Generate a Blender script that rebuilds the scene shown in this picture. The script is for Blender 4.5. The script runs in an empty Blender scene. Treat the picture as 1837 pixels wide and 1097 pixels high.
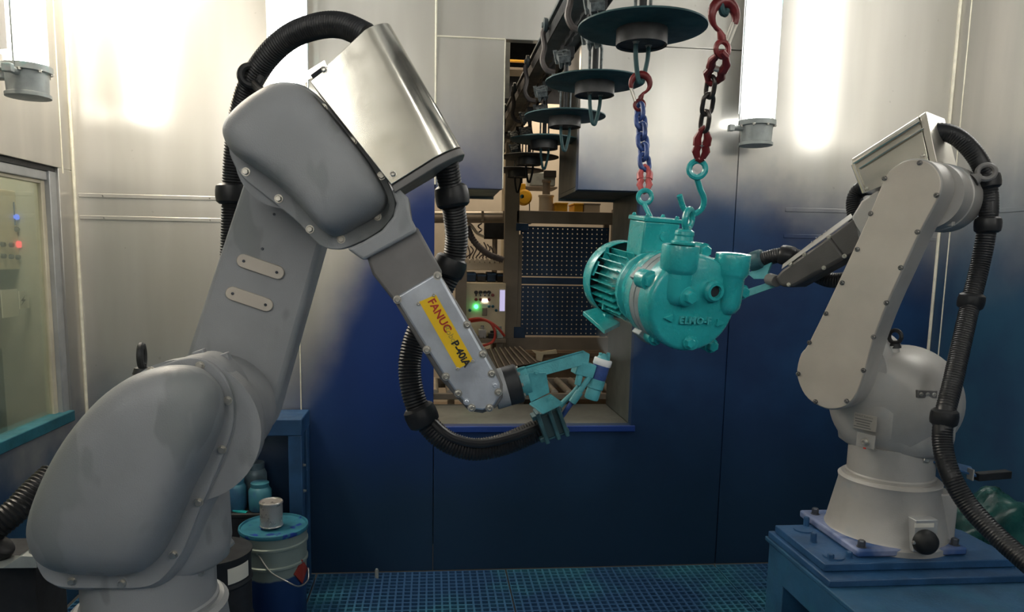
import bpy, math, random
import numpy as np
from mathutils import Vector, Matrix
random.seed(7)
SC = bpy.context.scene
COL = SC.collection
A = lambda *v: np.array(v, float)

# ------------------------------------------------------------------ camera
F, CX, CY = 1294.876, 897.108, 624.189          # focal length and principal point, in pixels of 1837 x 1097
YAW, PITCH, ROLL, CAMH = .0955349, .1264722, -.0175825, 1.55
def cam_axes():
    cy, sy, cp, sp = math.cos(YAW), math.sin(YAW), math.cos(PITCH), math.sin(PITCH)
    fwd = A(sy*cp, cy*cp, -sp); right = A(cy, -sy, 0); down = np.cross(fwd, right)
    c, s = math.cos(ROLL), math.sin(ROLL)
    return np.stack([c*right+s*down, -s*right+c*down, fwd])
CAMM = cam_axes(); CAMC = A(0, 0, CAMH)
cd = bpy.data.cameras.new('camera'); cam = bpy.data.objects.new('camera', cd); COL.objects.link(cam)
cd.sensor_fit = 'HORIZONTAL'; cd.sensor_width = 36; cd.lens = F/1837*36
cd.shift_x = (918.5-CX)/1837; cd.shift_y = (CY-548.5)/1837
cd.clip_start = .05; cd.clip_end = 60
mr = Matrix([[CAMM[0][i], -CAMM[1][i], -CAMM[2][i]] for i in range(3)]).to_4x4()
mr.translation = Vector(CAMC); cam.matrix_world = mr
SC.camera = cam
def ray(x, y): return CAMM.T @ A((x-CX)/F, (y-CY)/F, 1)
def WY(x, y, Y): d = ray(x, y); return CAMC + d*Y/d[1]
def WX(x, y, X): d = ray(x, y); return CAMC + d*X/d[0]
def WZ(x, y, Z): d = ray(x, y); return CAMC + d*(Z-CAMH)/d[2]
def WP(x, y, o, n): d = ray(x, y); return CAMC + d*np.dot(o-CAMC, n)/np.dot(d, n)

# ------------------------------------------------------------------ world and view
w = bpy.data.worlds.new('world'); SC.world = w; w.use_nodes = True
w.node_tree.nodes['Background'].inputs[0].default_value = (.9, .85, .75, 1)
w.node_tree.nodes['Background'].inputs[1].default_value = .02
SC.view_settings.view_transform = 'Standard'; SC.view_settings.look = 'None'
SC.view_settings.gamma = 1; SC.view_settings.use_curve_mapping = False
SC.view_settings.exposure = .32
TUBE = 16            # emission of the glowing frosted lamp tubes
HALL = 26            # watts of the warm lamps in the hall behind the opening
SIDE = 110             # watts of the lamp in the room behind the left window
def area(name, loc, to, sx, sy, watts, col):
    l = bpy.data.lights.new(name, 'AREA'); l.shape = 'RECTANGLE'; l.size = sx; l.size_y = sy; l.energy = watts; l.color = col
    o = bpy.data.objects.new(name, l); COL.objects.link(o); o.location = loc
    o.rotation_euler = (Vector(to)-Vector(loc)).to_track_quat('-Z', 'Y').to_euler(); return o
area('hall_light', (.6, 5.6, 3.6), (.6, 5.6, 0), 1.6, 1.6, HALL, (1, .80, .58))
area('hall_light', (.6, 7.2, 3.4), (.6, 7.2, 0), 2.0, .8, HALL, (1, .82, .62))
area('side_room_light', (-1.8, 2.9, 3.2), (-2.5, 3.1, .6), 1.0, 1.0, SIDE, (1, .86, .66))

# ------------------------------------------------------------------ materials
def srgb(r, g, b):
    f = lambda c: c/12.92 if c <= .04045 else ((c+.055)/1.055)**2.4
    return tuple(f(v/255) for v in (r, g, b))
class NT:
    def __init__(s, name):
        s.m = bpy.data.materials.new(name); s.m.use_nodes = True; s.t = s.m.node_tree
        s.b = s.t.nodes['Principled BSDF']; s.out = s.t.nodes['Material Output']
    def n(s, typ, **kw):
        n = s.t.nodes.new(typ)
        for k, v in kw.items():
            if k.startswith('i_'):
                key = k[2:]; key = int(key) if key.isdigit() else key.replace('_', ' ')
                s.put(n, key, v)
            else: setattr(n, k, v)
        return n
    def put(s, n, key, v):
        if isinstance(v, bpy.types.NodeSocket): s.t.links.new(v, n.inputs[key])
        elif isinstance(v, bpy.types.Node): s.t.links.new(v.outputs[0], n.inputs[key])
        else: n.inputs[key].default_value = (*v, 1) if isinstance(v, tuple) and len(v) == 3 and n.inputs[key].type == 'RGBA' else v
    def math(s, op, a, b=0., clamp=False):
        n = s.n('ShaderNodeMath', operation=op, use_clamp=clamp); s.put(n, 0, a); s.put(n, 1, b); return n
    def mix(s, fac, a, b):
        n = s.n('ShaderNodeMix', data_type='RGBA'); s.put(n, 0, fac); s.put(n, 6, a); s.put(n, 7, b); return n.outputs[2]
    def mapr(s, v, a, b, c=0., d=1.):
        n = s.n('ShaderNodeMapRange', interpolation_type='SMOOTHSTEP'); s.put(n, 0, v)
        for i, q in enumerate((a, b, c, d)): n.inputs[i+1].default_value = q
        return n
    def noise(s, scale, detail=3, vec=None, stretch=None, rough=.55):
        n = s.n('ShaderNodeTexNoise'); n.inputs['Scale'].default_value = scale; n.inputs['Detail'].default_value = detail
        n.inputs['Roughness'].default_value = rough
        p = vec or s.n('ShaderNodeNewGeometry').outputs['Position']
        if stretch:
            mp = s.n('ShaderNodeMapping'); mp.inputs['Scale'].default_value = stretch; s.put(mp, 0, p); p = mp.outputs[0]
        s.put(n, 'Vector', p); return n.outputs['Fac']
def mat(name, col, rough=.5, metal=0., vary=.12, scale=9, bump=.0, bscale=250, spec=.5, tint=None, tint_lo=.55, tint_hi=.75, tscale=6, coat=0., tstretch=None):
    t = NT(name); b = t.b
    nz = t.noise(scale, 4)
    dark = tuple(c*(1-vary) for c in col); light = tuple(min(1, c*(1+vary)) for c in col)
    c = t.mix(t.mapr(nz, .3, .7), dark, light)
    if tint:
        c = t.mix(t.mapr(t.noise(tscale, 3, stretch=tstretch), tint_lo, tint_hi), c, tint)
    t.put(b, 'Base Color', c)
    r = t.mapr(t.noise(scale*2.3, 3), .3, .7, max(.02, rough-.06), min(1, rough+.06)); t.put(b, 'Roughness', r)
    b.inputs['Metallic'].default_value = metal; b.inputs['Specular IOR Level'].default_value = spec
    b.inputs['Coat Weight'].default_value = coat; b.inputs['Coat Roughness'].default_value = .15
    if bump:
        bp = t.n('ShaderNodeBump', i_Strength=bump, i_Distance=.002); t.put(bp, 'Height', t.noise(bscale, 2)); t.put(b, 'Normal', bp)
    return t.m
def emit(name, col, s):
    t = NT(name); e = t.n('ShaderNodeEmission', i_Color=col, i_Strength=s); t.put(t.out, 0, e); return t.m
BLUE = (.010, .045, .19)
M = {}
M['robot_l'] = mat('grey robot paint', (.280, .292, .302), .5, .0, .08, 5, .25, 400, tint=(.225, .24, .245), tint_lo=.55, tint_hi=.585, tscale=7, tstretch=(1, 1, .45))
M['robot_r'] = mat('silver robot paint', (.41, .40, .375), .46, .25, .10, 6, .2, 400, tint=(.33, .36, .38), tint_lo=.56, tint_hi=.75)
M['plate_r'] = mat('beige silver cover', (.52, .475, .41), .48, .3, .08, 5, .15, 400)
M['robot_dark'] = mat('dark grey casting', (.17, .165, .16), .5, .1, .15, 8, .2, 300)
M['robot_dark2'] = mat('dark grey forearm sheet', (.085, .083, .082), .5, .3, .15, 8, .2, 300)
M['foot'] = mat('stained foot paint', (.20, .24, .38), .5, .1, .2, 9, tint=(.03, .09, .26), tint_lo=.42, tint_hi=.6, tscale=8)
M['alu'] = mat('bare aluminium', (.52, .56, .62), .36, .55, .14, 14, .1, 200)
M['chrome'] = mat('polished steel sheet', (.64, .62, .55), .20, .88, .08, 6, .04, 60)
M['sheet'] = mat('brushed steel sheet', (.58, .56, .50), .34, .85, .10, 6, .05, 90)
M['bolt'] = mat('zinc bolt', (.55, .53, .48), .35, .8, .1, 40)
M['screw'] = mat('grey screw', (.22, .21, .20), .3, .7, .2, 40)
M['boltdark'] = mat('dark bolt', (.10, .11, .13), .4, .6, .2, 40)
M['rubber'] = mat('black rubber hose', (.014, .015, .017), .42, 0, .3, 30, spec=.4)
M['rubber_teal'] = mat('oversprayed hose end', (.03, .10, .12), .5, 0, .3, 30)
M['teal'] = mat('turquoise enamel', (.026, .40, .41), .27, 0, .10, 12, .35, 120, coat=.35)
M['tealraised'] = mat('turquoise lightened as if lit on the raised letters', (.06, .43, .44), .35, 0, .08)  # lighter colour stands in for light catching the raised letters
M['teal_bare'] = mat('masked grey iron gasket', (.24, .29, .30), .55, .1, .2, 20, .3, 200, tint=(.05, .28, .3), tint_lo=.62, tint_hi=.8)
M['darkclamp'] = mat('dark teal plastic clamp', (.015, .04, .048), .5, 0, .2, 20)
M['lip'] = mat('royal blue lip', (.010, .045, .24), .5, 0, .15, 6)
M['tealgun'] = mat('turquoise sprayed bracket', (.085, .36, .40), .5, 0, .18, 25, .3, 200)
M['tealdark'] = mat('dark green disc', (.027, .088, .097), .6, 0, .2, 12, .3, 200)
M['cup'] = mat('grey steel cup', (.085, .085, .085), .5, .5, .25, 20)
M['rail'] = mat('grey steel rail', (.16, .18, .185), .45, .5, .25, 8, .2, 100, tint=(.05, .09, .11))
M['darksteel'] = mat('black steel', (.02, .022, .024), .55, .3, .3, 15)
M['grip'] = mat('scaly grey grip', (.13, .15, .155), .55, .4, .5, 60, .8, 80)
M['bracketbrown'] = mat('brown grey bracket', (.12, .105, .10), .5, .3, .25, 20)
M['red'] = mat('red hook enamel', (.16, .018, .020), .35, .1, .3, 25, .2, 150)
M['pink'] = mat('faded red connector', (.50, .10, .10), .45, 0, .3, 25, .3, 150)
M['chain'] = mat('blackened chain steel', (.10, .09, .085), .33, .7, .3, 40)
M['chainblue'] = mat('blue chain enamel', (.045, .085, .26), .4, .1, .25, 40)
M['yellow'] = mat('yellow label', (.80, .52, .015), .4, 0, .04, 20)
M['yellowpaint'] = mat('yellow machine paint', (.80, .43, .02), .5, 0, .1, 10)
M['ink_red'] = mat('red print', (.40, .03, .02), .5, 0, .1)
M['ink_grey'] = mat('grey print', (.35, .29, .06), .5, 0, .1)
M['ink_black'] = mat('black print', (.02, .02, .02), .5, 0, .1)
M['pedestal'] = mat('blue pedestal paint', (.016, .078, .16), .55, 0, .2, 7, .3, 120, tint=(.016, .105, .17), tint_lo=.5, tint_hi=.7)
M['pedblue'] = mat('royal blue plate paint', (.018, .075, .18), .5, 0, .2, 9, .3, 120)
M['bluesteel'] = mat('blue painted steel', (.018, .07, .17), .5, 0, .2, 8, .2, 100)
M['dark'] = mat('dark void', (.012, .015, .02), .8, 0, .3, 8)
M['lampbody'] = mat('lamp housing', (.33, .36, .35), .5, .2, .15, 15, .2, 100, tint=(.2, .42, .40), tint_lo=.58, tint_hi=.7)
M['white'] = mat('plain white', (.8, .8, .8), .5, 0, .03)
M['sealant'] = mat('cream sealant', (.80, .76, .62), .6, 0, .1, 25)
M['frame'] = mat('grey window frame', (.42, .43, .43), .45, .4, .1, 9)
M['framebeige'] = mat('cream gasket', (.55, .50, .38), .6, 0, .1, 9)
M['sill'] = mat('teal stained sill', (.02, .125, .17), .5, 0, .25, 9)
M['tube'] = emit('fluorescent tube', (1, .975, .92), TUBE)
M['cream'] = mat('cream cabinet', (.70, .60, .42), .6, 0, .05, 5)
M['paper'] = mat('paper', (.70, .68, .60), .7, 0, .04, 9)
M['beige'] = mat('beige grey frame', (.25, .21, .165), .55, .1, .1, 7)
M['hallwall'] = mat('cream hall wall', (.62, .56, .46), .8, 0, .08, 3)
M['brown'] = mat('cardboard brown', (.20, .135, .08), .8, 0, .25, 7)
M['roller'] = mat('zinc roller', (.55, .50, .42), .35, .6, .1, 12)
M['pegblue'] = mat('blue perforated sheet', (.014, .045, .105), .5, .1, .25, 6)
M['greencable'] = mat('red cable', (.55, .05, .03), .45, 0, .1)
M['darkcable'] = mat('dark ribbed cable', (.06, .05, .055), .5, 0, .2, 30)
M['knob'] = mat('black knob', (.02, .018, .018), .4, 0, .2, 30)
M['redknob'] = mat('dark red knob', (.22, .03, .03), .4, 0, .2, 30)
M['tank'] = mat('pale plastic tank', (.58, .50, .38), .5, 0, .06, 8)
M['tread'] = mat('dark tread plate', (.06, .045, .035), .5, .3, .2, 9)
M['led_green'] = emit('green lamp', (.05, 1, .25), 6)
M['led_white'] = emit('white lamp', (1, .95, .85), 7)
M['led_red'] = emit('red lamp', (1, .12, .12), 2.2)
M['led_blue'] = emit('blue lamp', (.15, .25, 1), 2.0)
M['screen'] = emit('lilac screen', (.55, .50, .75), .8)
M['pail'] = mat('pail paint', (.28, .34, .31), .42, .3, .1, 9)
M['tin'] = mat('tin plate', (.50, .48, .46), .3, .55, .1, 12)
M['bag'] = mat('green plastic bag', (.012, .07, .062), .3, 0, .4, 14, .6, 60)
M['diamond'] = mat('red hazard print', (.26, .03, .02), .5, 0, .1)

def wall_material():
    t = NT('steel sheet with blue overspray'); b = t.b
    g = t.n('ShaderNodeNewGeometry'); sep = t.n('ShaderNodeSeparateXYZ'); t.put(sep, 0, g.outputs['Position'])
    X, Y, Z = sep.outputs
    n1 = t.noise(1.3, 5); n2 = t.noise(4.5, 5); nv = t.noise(1.0, 3, stretch=(5, 5, .6))
    wob = t.math('ADD', t.math('MULTIPLY', t.math('SUBTRACT', n1, .5), .9), t.math('MULTIPLY', t.math('SUBTRACT', n2, .5), .35))
    zz = t.math('ADD', Z, t.math('MULTIPLY', wob, .55))
    xx = t.math('ADD', X, t.math('MULTIPLY', wob, .55))
    zl = t.math('ADD', zz, t.math('ADD', t.mapr(xx, .05, -.80, 0, 1.25), t.mapr(xx, 1.3, 2.1, 0, .35)))      # thinner towards the left corner
    zl = t.math('SUBTRACT', zl, t.mapr(t.math('ABSOLUTE', t.math('SUBTRACT', X, .35)), 1.0, .25, 0, .08))   # heaviest round the opening
    thin = t.math('MULTIPLY', t.math('MULTIPLY', t.mapr(zl, 2.95, 2.2), .20), t.math('MULTIPLY', t.mapr(xx, .4, .9), t.mapr(xx, 2.1, 1.5)))
    m = t.math('MAXIMUM', t.mapr(zl, 2.38, 1.70), thin)                      # paint thickens downwards
    n3 = t.mapr(t.noise(2.2, 5), .35, .7)
    royal = t.mapr(t.math('ABSOLUTE', t.math('ADD', X, .10)), .75, .0)     # strongest colour beside the opening
    pc = t.mix(n3, (.010, .034, .105), (.016, .062, .165))
    pc = t.mix(royal, pc, (.007, .034, .175))
    low = t.mapr(zz, 1.0, .25)
    pc = t.mix(low, pc, (.010, .034, .075))
    spots = t.mapr(t.noise(26, 1), .76, .80)
    steel = t.mix(t.mapr(nv, .35, .7), (.54, .52, .47), (.62, .60, .55))
    steel = t.mix(t.math('MULTIPLY', spots, .25), steel, (.25, .24, .22))
    mm = t.math('MULTIPLY', m, 1.0, True)
    t.put(b, 'Base Color', steel); b.inputs['Metallic'].default_value = .42; b.inputs['Roughness'].default_value = .21
    b.inputs['Specular IOR Level'].default_value = .35
    bp = t.n('ShaderNodeBump', i_Strength=.05, i_Distance=.004); t.put(bp, 'Height', t.noise(5, 3)); t.put(b, 'Normal', bp)
    p = t.n('ShaderNodeBsdfPrincipled'); t.put(p, 'Base Color', pc); p.inputs['Roughness'].default_value = .52; p.inputs['Specular IOR Level'].default_value = .35
    ms = t.n('ShaderNodeMixShader'); t.put(ms, 0, mm); t.put(ms, 1, b); t.put(ms, 2, p); t.put(t.out, 0, ms)
    return t.m
M['wall'] = wall_material()
def side_material():
    t = NT('steel side sheet with stain'); b = t.b
    g = t.n('ShaderNodeNewGeometry'); sep = t.n('ShaderNodeSeparateXYZ'); t.put(sep, 0, g.outputs['Position'])
    z = t.math('ADD', sep.outputs[2], t.math('MULTIPLY', t.math('SUBTRACT', t.noise(1.6, 5), .5), .7))
    nv = t.noise(1.0, 3, stretch=(5, 5, .6))
    paint = t.mix(t.mapr(t.noise(2, 4), .35, .65), (.016, .050, .115), (.02, .085, .16))
    steel = t.mix(t.mapr(nv, .35, .7), (.47, .46, .43), (.56, .54, .50))
    right = t.mapr(sep.outputs[0], 0, 1)
    m1 = t.math('MULTIPLY', t.mapr(z, 2.25, 1.35), right)
    m2 = t.math('MULTIPLY', t.mapr(z, .95, .55), t.math('SUBTRACT', 1, right))
    m = t.math('MAXIMUM', m1, m2)
    t.put(b, 'Base Color', t.mix(m, steel, paint)); t.put(b, 'Metallic', t.math('MULTIPLY', t.math('SUBTRACT', 1, m), .75))
    t.put(b, 'Roughness', t.math('ADD', .33, t.math('MULTIPLY', m, .25)))
    return t.m
M['sidewall'] = side_material()
M['reveal'] = mat('grey green reveal steel', (.17, .19, .18), .45, .5, .15, 4, .1, 60, tint=(.06, .09, .12), tint_lo=.55, tint_hi=.8, tscale=2)
def grating_material():
    t = NT('grating paint'); n = t.mapr(t.noise(1.6, 4), .45, .72)
    t.put(t.b, 'Base Color', t.mix(n, (.030, .095, .22), (.05, .26, .32))); t.b.inputs['Roughness'].default_value = .5
    return t.m
M['grating'] = grating_material()
def glass_material(name, dust, dustcol, tint=(1, 1, 1)):
    t = NT(name); t.t.nodes.remove(t.b)
    tr = t.n('ShaderNodeBsdfTransparent', i_Color=tint); gl = t.n('ShaderNodeBsdfGlossy', i_Roughness=.05)
    df = t.n('ShaderNodeBsdfDiffuse', i_Color=dustcol)
    fr = t.n('ShaderNodeFresnel', i_IOR=1.45)
    m1 = t.n('ShaderNodeMixShader'); t.put(m1, 0, t.math('MULTIPLY', fr, .6)); t.put(m1, 1, tr); t.put(m1, 2, gl)
    m2 = t.n('ShaderNodeMixShader'); t.put(m2, 0, t.mapr(t.noise(3, 5), .3, .75, dust*.6, dust*1.4) if dust else 0.); t.put(m2, 1, m1); t.put(m2, 2, df)
    t.put(t.out, 0, m2); return t.m
M['glass'] = glass_material('lamp glass', 0, (1, 1, 1))
M['pane'] = glass_material('oversprayed window pane', .11, (.36, .46, .40), (.93, .97, .92))
def mist_material():
    t = NT('paint mist'); t.t.nodes.remove(t.b)
    v = t.n('ShaderNodeVolumeScatter', i_Color=(.75, .88, .92), i_Density=6., i_Anisotropy=.2)
    t.put(t.out, 'Volume', v); return t.m
M['mist'] = mist_material()
def pail_material():
    t = NT('pail half dipped in blue'); g = t.n('ShaderNodeNewGeometry'); sep = t.n('ShaderNodeSeparateXYZ'); t.put(sep, 0, g.outputs['Position'])
    z = t.math('ADD', sep.outputs[2], t.math('MULTIPLY', t.math('SUBTRACT', t.noise(14, 3, stretch=(1, 1, .3)), .5), .03))
    t.put(t.b, 'Base Color', t.mix(t.mapr(z, .215, .205), (.27, .33, .30), (.015, .050, .17))); t.b.inputs['Roughness'].default_value = .42
    t.b.inputs['Metallic'].default_value = .25
    return t.m
M['pailbody'] = pail_material()
M['paillid'] = mat('pail lid with blue drips', (.035, .17, .24), .40, 0, .2, 12, tint=(.012, .035, .24), tint_lo=.55, tint_hi=.6, tscale=16)

# ------------------------------------------------------------------ mesh building
def unit(v): v = np.asarray(v, float); return v/np.linalg.norm(v)
def perp(d):
    d = unit(d); a = A(0, 0, 1) if abs(d[2]) < .9 else A(1, 0, 0)
    x = unit(np.cross(a, d)); return x, np.cross(d, x)
class MB:
    def __init__(s): s.v = []; s.f = []
    def add(s, vs, fs):
        o = len(s.v); s.v += [np.asarray(p, float) for p in vs]; s.f += [tuple(i+o for i in q) for q in fs]; return s
    def box(s, c, h, ax=None):
        ax = np.eye(3) if ax is None else np.asarray(ax, float); c = np.asarray(c, float)
        vs = [c+ax[0]*h[0]*i+ax[1]*h[1]*j+ax[2]*h[2]*k for i in (-1, 1) for j in (-1, 1) for k in (-1, 1)]
        return s.add(vs, [(0, 1, 3, 2), (4, 6, 7, 5), (0, 4, 5, 1), (2, 3, 7, 6), (0, 2, 6, 4), (1, 5, 7, 3)])
    def bb(s, a, b):
        a, b = np.minimum(a, b), np.maximum(a, b); return s.box((a+b)/2, (b-a)/2)
    def rings(s, rings, cap0=True, cap1=True, closed=True):
        n = len(rings[0]); vs = [p for r in rings for p in r]; fs = []
        for i in range(len(rings)-1):
            for j in range(n if closed else n-1):
                k = (j+1) % n; fs.append((i*n+j, i*n+k, (i+1)*n+k, (i+1)*n+j))
        if cap0: fs.append(tuple(range(n-1, -1, -1)))
        if cap1: fs.append(tuple((len(rings)-1)*n+j for j in range(n)))
        return s.add(vs, fs)
    def lathe(s, a, d, prof, n=28, cap0=True, cap1=True):
        a = np.asarray(a, float); d = unit(d); x, y = perp(d)
        R = [[a+d*h+r*(x*math.cos(t)+y*math.sin(t)) for t in np.linspace(0, 2*math.pi, n, endpoint=False)] for r, h in prof]
        return s.rings(R, cap0, cap1)
    def cyl(s, a, b, r0, r1=None, n=24):
        a = np.asarray(a, float); b = np.asarray(b, float)
        return s.lathe(a, b-a, [(r0, 0), (r0 if r1 is None else r1, np.linalg.norm(b-a))], n)
    def ball(s, c, r, n=16, m=9, sc=(1, 1, 1)):
        c = np.asarray(c, float)
        R = [[c+A(sc[0]*r*math.sin(p)*math.cos(t), sc[1]*r*math.sin(p)*math.sin(t), sc[2]*-r*math.cos(p)) for t in np.linspace(0, 2*math.pi, n, endpoint=False)] for p in np.linspace(.12, math.pi-.12, m)]
        return s.rings(R)
    def tube(s, path, r, n=12, closed=False, flat=None):
        P = [np.asarray(p, float) for p in path]; N = len(P)
        if closed: T = [unit(P[(i+1) % N]-P[i-1]) for i in range(N)]
        else: T = [unit(P[min(i+1, N-1)]-P[max(i-1, 0)]) for i in range(N)]
        x, _ = perp(T[0]); R = []
        for i in range(N):
            x = unit(x-T[i]*np.dot(x, T[i])); y = np.cross(T[i], x); ri = r[i] if hasattr(r, '__len__') else r
            R.append([P[i]+ri*(x*math.cos(t)+y*math.sin(t)) for t in np.linspace(0, 2*math.pi, n, endpoint=False)])
        if closed: R.append(R[0]); return s.rings(R, False, False)
        return s.rings(R)
    def torus(s, c, nrm, R, r, n=28, m=10, a0=0, a1=2*math.pi, xdir=None):
        c = np.asarray(c, float); x, y = perp(nrm)
        if xdir is not None: x = unit(xdir); y = np.cross(unit(nrm), x)
        full = a1-a0 > 6.28
        ts = np.linspace(a0, a1, n, endpoint=not full)
        return s.tube([c+R*(x*math.cos(t)+y*math.sin(t)) for t in ts], r, m, closed=full)
    def prism(s, ring0, ring1): return s.rings([list(ring0), list(ring1)])
def catmull(pts, k=6, closed=True):
    P = [np.asarray(p, float) for p in pts]; N = len(P); out = []
    for i in range(N if closed else N-1):
        g = (lambda j: P[j % N]) if closed else (lambda j: P[min(max(j, 0), N-1)])
        p0, p1, p2, p3 = g(i-1), g(i), g(i+1), g(i+2)
        for q in range(k):
            t = q/k
            out.append(.5*((2*p1)+(p2-p0)*t+(2*p0-5*p1+4*p2-p3)*t*t+(3*p1-p0-3*p2+p3)*t**3))
    if not closed: out.append(P[-1])
    return out
def resample(path, step):
    P = np.array(path); d = np.r_[0, np.cumsum(np.linalg.norm(np.diff(P, axis=0), axis=1))]
    n = max(2, int(d[-1]/step)); t = np.linspace(0, d[-1], n)
    return [np.array([np.interp(q, d, P[:, i]) for i in range(3)]) for q in t]
def world_of(o):
    p = A(0, 0, 0)
    while o is not None: p = p+np.array(o.location); o = o.parent
    return p
def obj(name, mb, m, parent=None, bevel=0, smooth=35, label=None, kind=None, seg=2, material_list=None):
    me = bpy.data.meshes.new(name); o0 = world_of(parent)
    me.from_pydata([tuple(p-o0) for p in mb.v], [], mb.f)
    me.update()
    if smooth:
        me.polygons.foreach_set('use_smooth', [True]*len(me.polygons)); me.set_sharp_from_angle(angle=math.radians(smooth))
    me.materials.append(M[m] if isinstance(m, str) else m)
    o = bpy.data.objects.new(name, me); COL.objects.link(o); o.parent = parent
    if bevel:
        b = o.modifiers.new('bevel', 'BEVEL'); b.width = bevel; b.segments = seg; b.limit_method = 'ANGLE'; b.angle_limit = math.radians(40); b.harden_normals = False
    if label: o['label'] = label
    if kind: o['kind'] = kind
    return o
def thing(name, label, cat, loc, group=None):
    o = bpy.data.objects.new(name, None); COL.objects.link(o); o.location = tuple(loc); o.empty_display_size = .05
    o['label'] = label; o['category'] = cat
    if group: o['group'] = group
    return o
def tag(o, label, cat, group=None):
    o['label'] = label; o['category'] = cat
    if group: o['group'] = group
    return o
def struct(name, label=None, loc=(0, 0, 0)):
    o = bpy.data.objects.new(name, None); COL.objects.link(o); o.location = loc; o['kind'] = 'structure'
    if label: o['label'] = label
    return o
_bolts = {}
def bolt(parent, p, d, r=.006, h=.006, m='bolt', hexa=True, name='bolt', washer=True):
    key = (round(r, 4), round(h, 4), m, hexa, washer)
    if key not in _bolts:
        b = MB()
        if washer: b.lathe((0, 0, -.001), (0, 0, 1), [(r*1.35, 0), (r*1.35, .0022)], 12)
        if hexa: b.lathe((0, 0, .001), (0, 0, 1), [(r, 0), (r, h*.85), (r*.85, h)], 6)
        else: b.lathe((0, 0, .001), (0, 0, 1), [(r, 0), (r*.95, h*.6), (r*.6, h), (r*.55, h*.98), (r*.5, h*.5)], 12)
        me = bpy.data.meshes.new(name); me.from_pydata([tuple(v) for v in b.v], [], b.f); me.materials.append(M[m]); _bolts[key] = me
    o = bpy.data.objects.new(name, _bolts[key]); COL.objects.link(o); o.parent = parent
    o.location = tuple(np.asarray(p)-world_of(parent)); o.rotation_euler = Vector(d).to_track_quat('Z', 'Y').to_euler()
    return o
def text(parent, name, body, pos, xd, nd, size, m, extrude=.0004, bold=0., spacing=1.):
    cu = bpy.data.curves.new(name, 'FONT'); cu.body = body; cu.size = size; cu.extrude = extrude; cu.align_x = 'LEFT'; cu.align_y = 'CENTER'
    cu.offset = bold; cu.space_character = spacing; cu.resolution_u = 3
    cu.materials.append(M[m]); tmp = bpy.data.objects.new(name, cu)
    x = unit(xd); z = unit(nd); z = unit(z-x*np.dot(x, z)); y = np.cross(z, x)
    me = bpy.data.meshes.new_from_object(tmp); bpy.data.objects.remove(tmp)
    o = bpy.data.objects.new(name, me); COL.objects.link(o); o.parent = parent
    R = Matrix([[x[i], y[i], z[i]] for i in range(3)]).to_4x4(); R.translation = Vector(np.asarray(pos)-world_of(parent)); o.matrix_local = R
    return o
def dome_mb(outline, n, depth, power=5, ex=.5, shift=A(0, 0, 0)):
    P = np.array(outline); c = P.mean(0); n = unit(n); R = []
    for s in (1, .992, .98, .965, .945, .92, .89, .85, .80, .73, .62, .48, .32, .16, .04):
        R.append([c+(p-c)*s+(n*depth+shift)*(1-s**power)**ex for p in P])
    return MB().rings(R)
def offset_ring(P, k):
    P = np.array(P); c = P.mean(0); return [c+(p-c)*k for p in P]
def hose_mb(path, r, pitch=.009, n=14, ridge=.07):
    P = resample(path, pitch/2); return MB().tube(P, [r*(1+ridge*(1 if i % 2 else -1)) for i in range(len(P))], n)
def hose_path(pts, k=14): return catmull(pts, k, closed=False)
def collar_mb(p, d, r, L):
    d = unit(d); return MB().lathe(np.asarray(p)-d*L/2, d, [(r*.78, 0), (r*.95, L*.12), (r, L*.35), (r, L*.65), (r*.95, L*.88), (r*.78, L)], 20)
def stadium(a, b, ra, rb, n=12):
    """outline in 2D round two circles"""
    a = A(*a); b = A(*b); d = b-a; L = np.linalg.norm(d); th = math.atan2(d[1], d[0]); al = math.acos(max(-1, min(1, (ra-rb)/L)))
    out = [a+ra*A(math.cos(t), math.sin(t)) for t in np.linspace(th+al, th+2*math.pi-al, n)]
    out += [b+rb*A(math.cos(t), math.sin(t)) for t in np.linspace(th-al, th+al, n)]
    return out

# ------------------------------------------------------------------ the booth
D, XL, XR, ZT, YF = 3.4266, -1.584, 2.523, 3.85, -1.5
TH = .012
OX0, OX1, OZ0, OZ1 = .003, .986, .731, 1.865        # wide lower part of the opening
SX0, SX1, SZ1 = .327, .682, 2.53                     # slot for the hangers
S539, S1321 = WY(538.8, 640, D)[0], WY(1321, 350, D)[0]
wall = struct('wall_back')
def panel(poly, name='wall_panel', parent=wall, y0=D, y1=D+.05, m='wall'):
    return obj(name, MB().prism([A(x, y0, z) for x, z in poly], [A(x, y1, z) for x, z in poly]), m, parent, bevel=.0025, smooth=30)
rect = lambda x0, x1, z0, z1: [(x0, z0), (x1, z0), (x1, z1), (x0, z1)]
g = .0015
panel(rect(XL, S539-g, 0, ZT)); panel(rect(S539+g, OX0+.008, 0, ZT))
panel(rect(OX0+.011, SX0, OZ1-.004, SZ1-g), y0=D-.004)
panel([(OX0+.011, SZ1+g), (S1321-g, SZ1+g), (S1321-g, ZT), (OX0+.011, ZT)])
panel([(OX0+.011, 0), (S1321-g, 0), (S1321-g, SZ1-g), (SX1, SZ1-g), (SX1, OZ1+.003), (OX1, OZ1+.003), (OX1, OZ0), (OX0+.011, OZ0)])
panel(rect(S1321+g, XR, 0, ZT))
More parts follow.
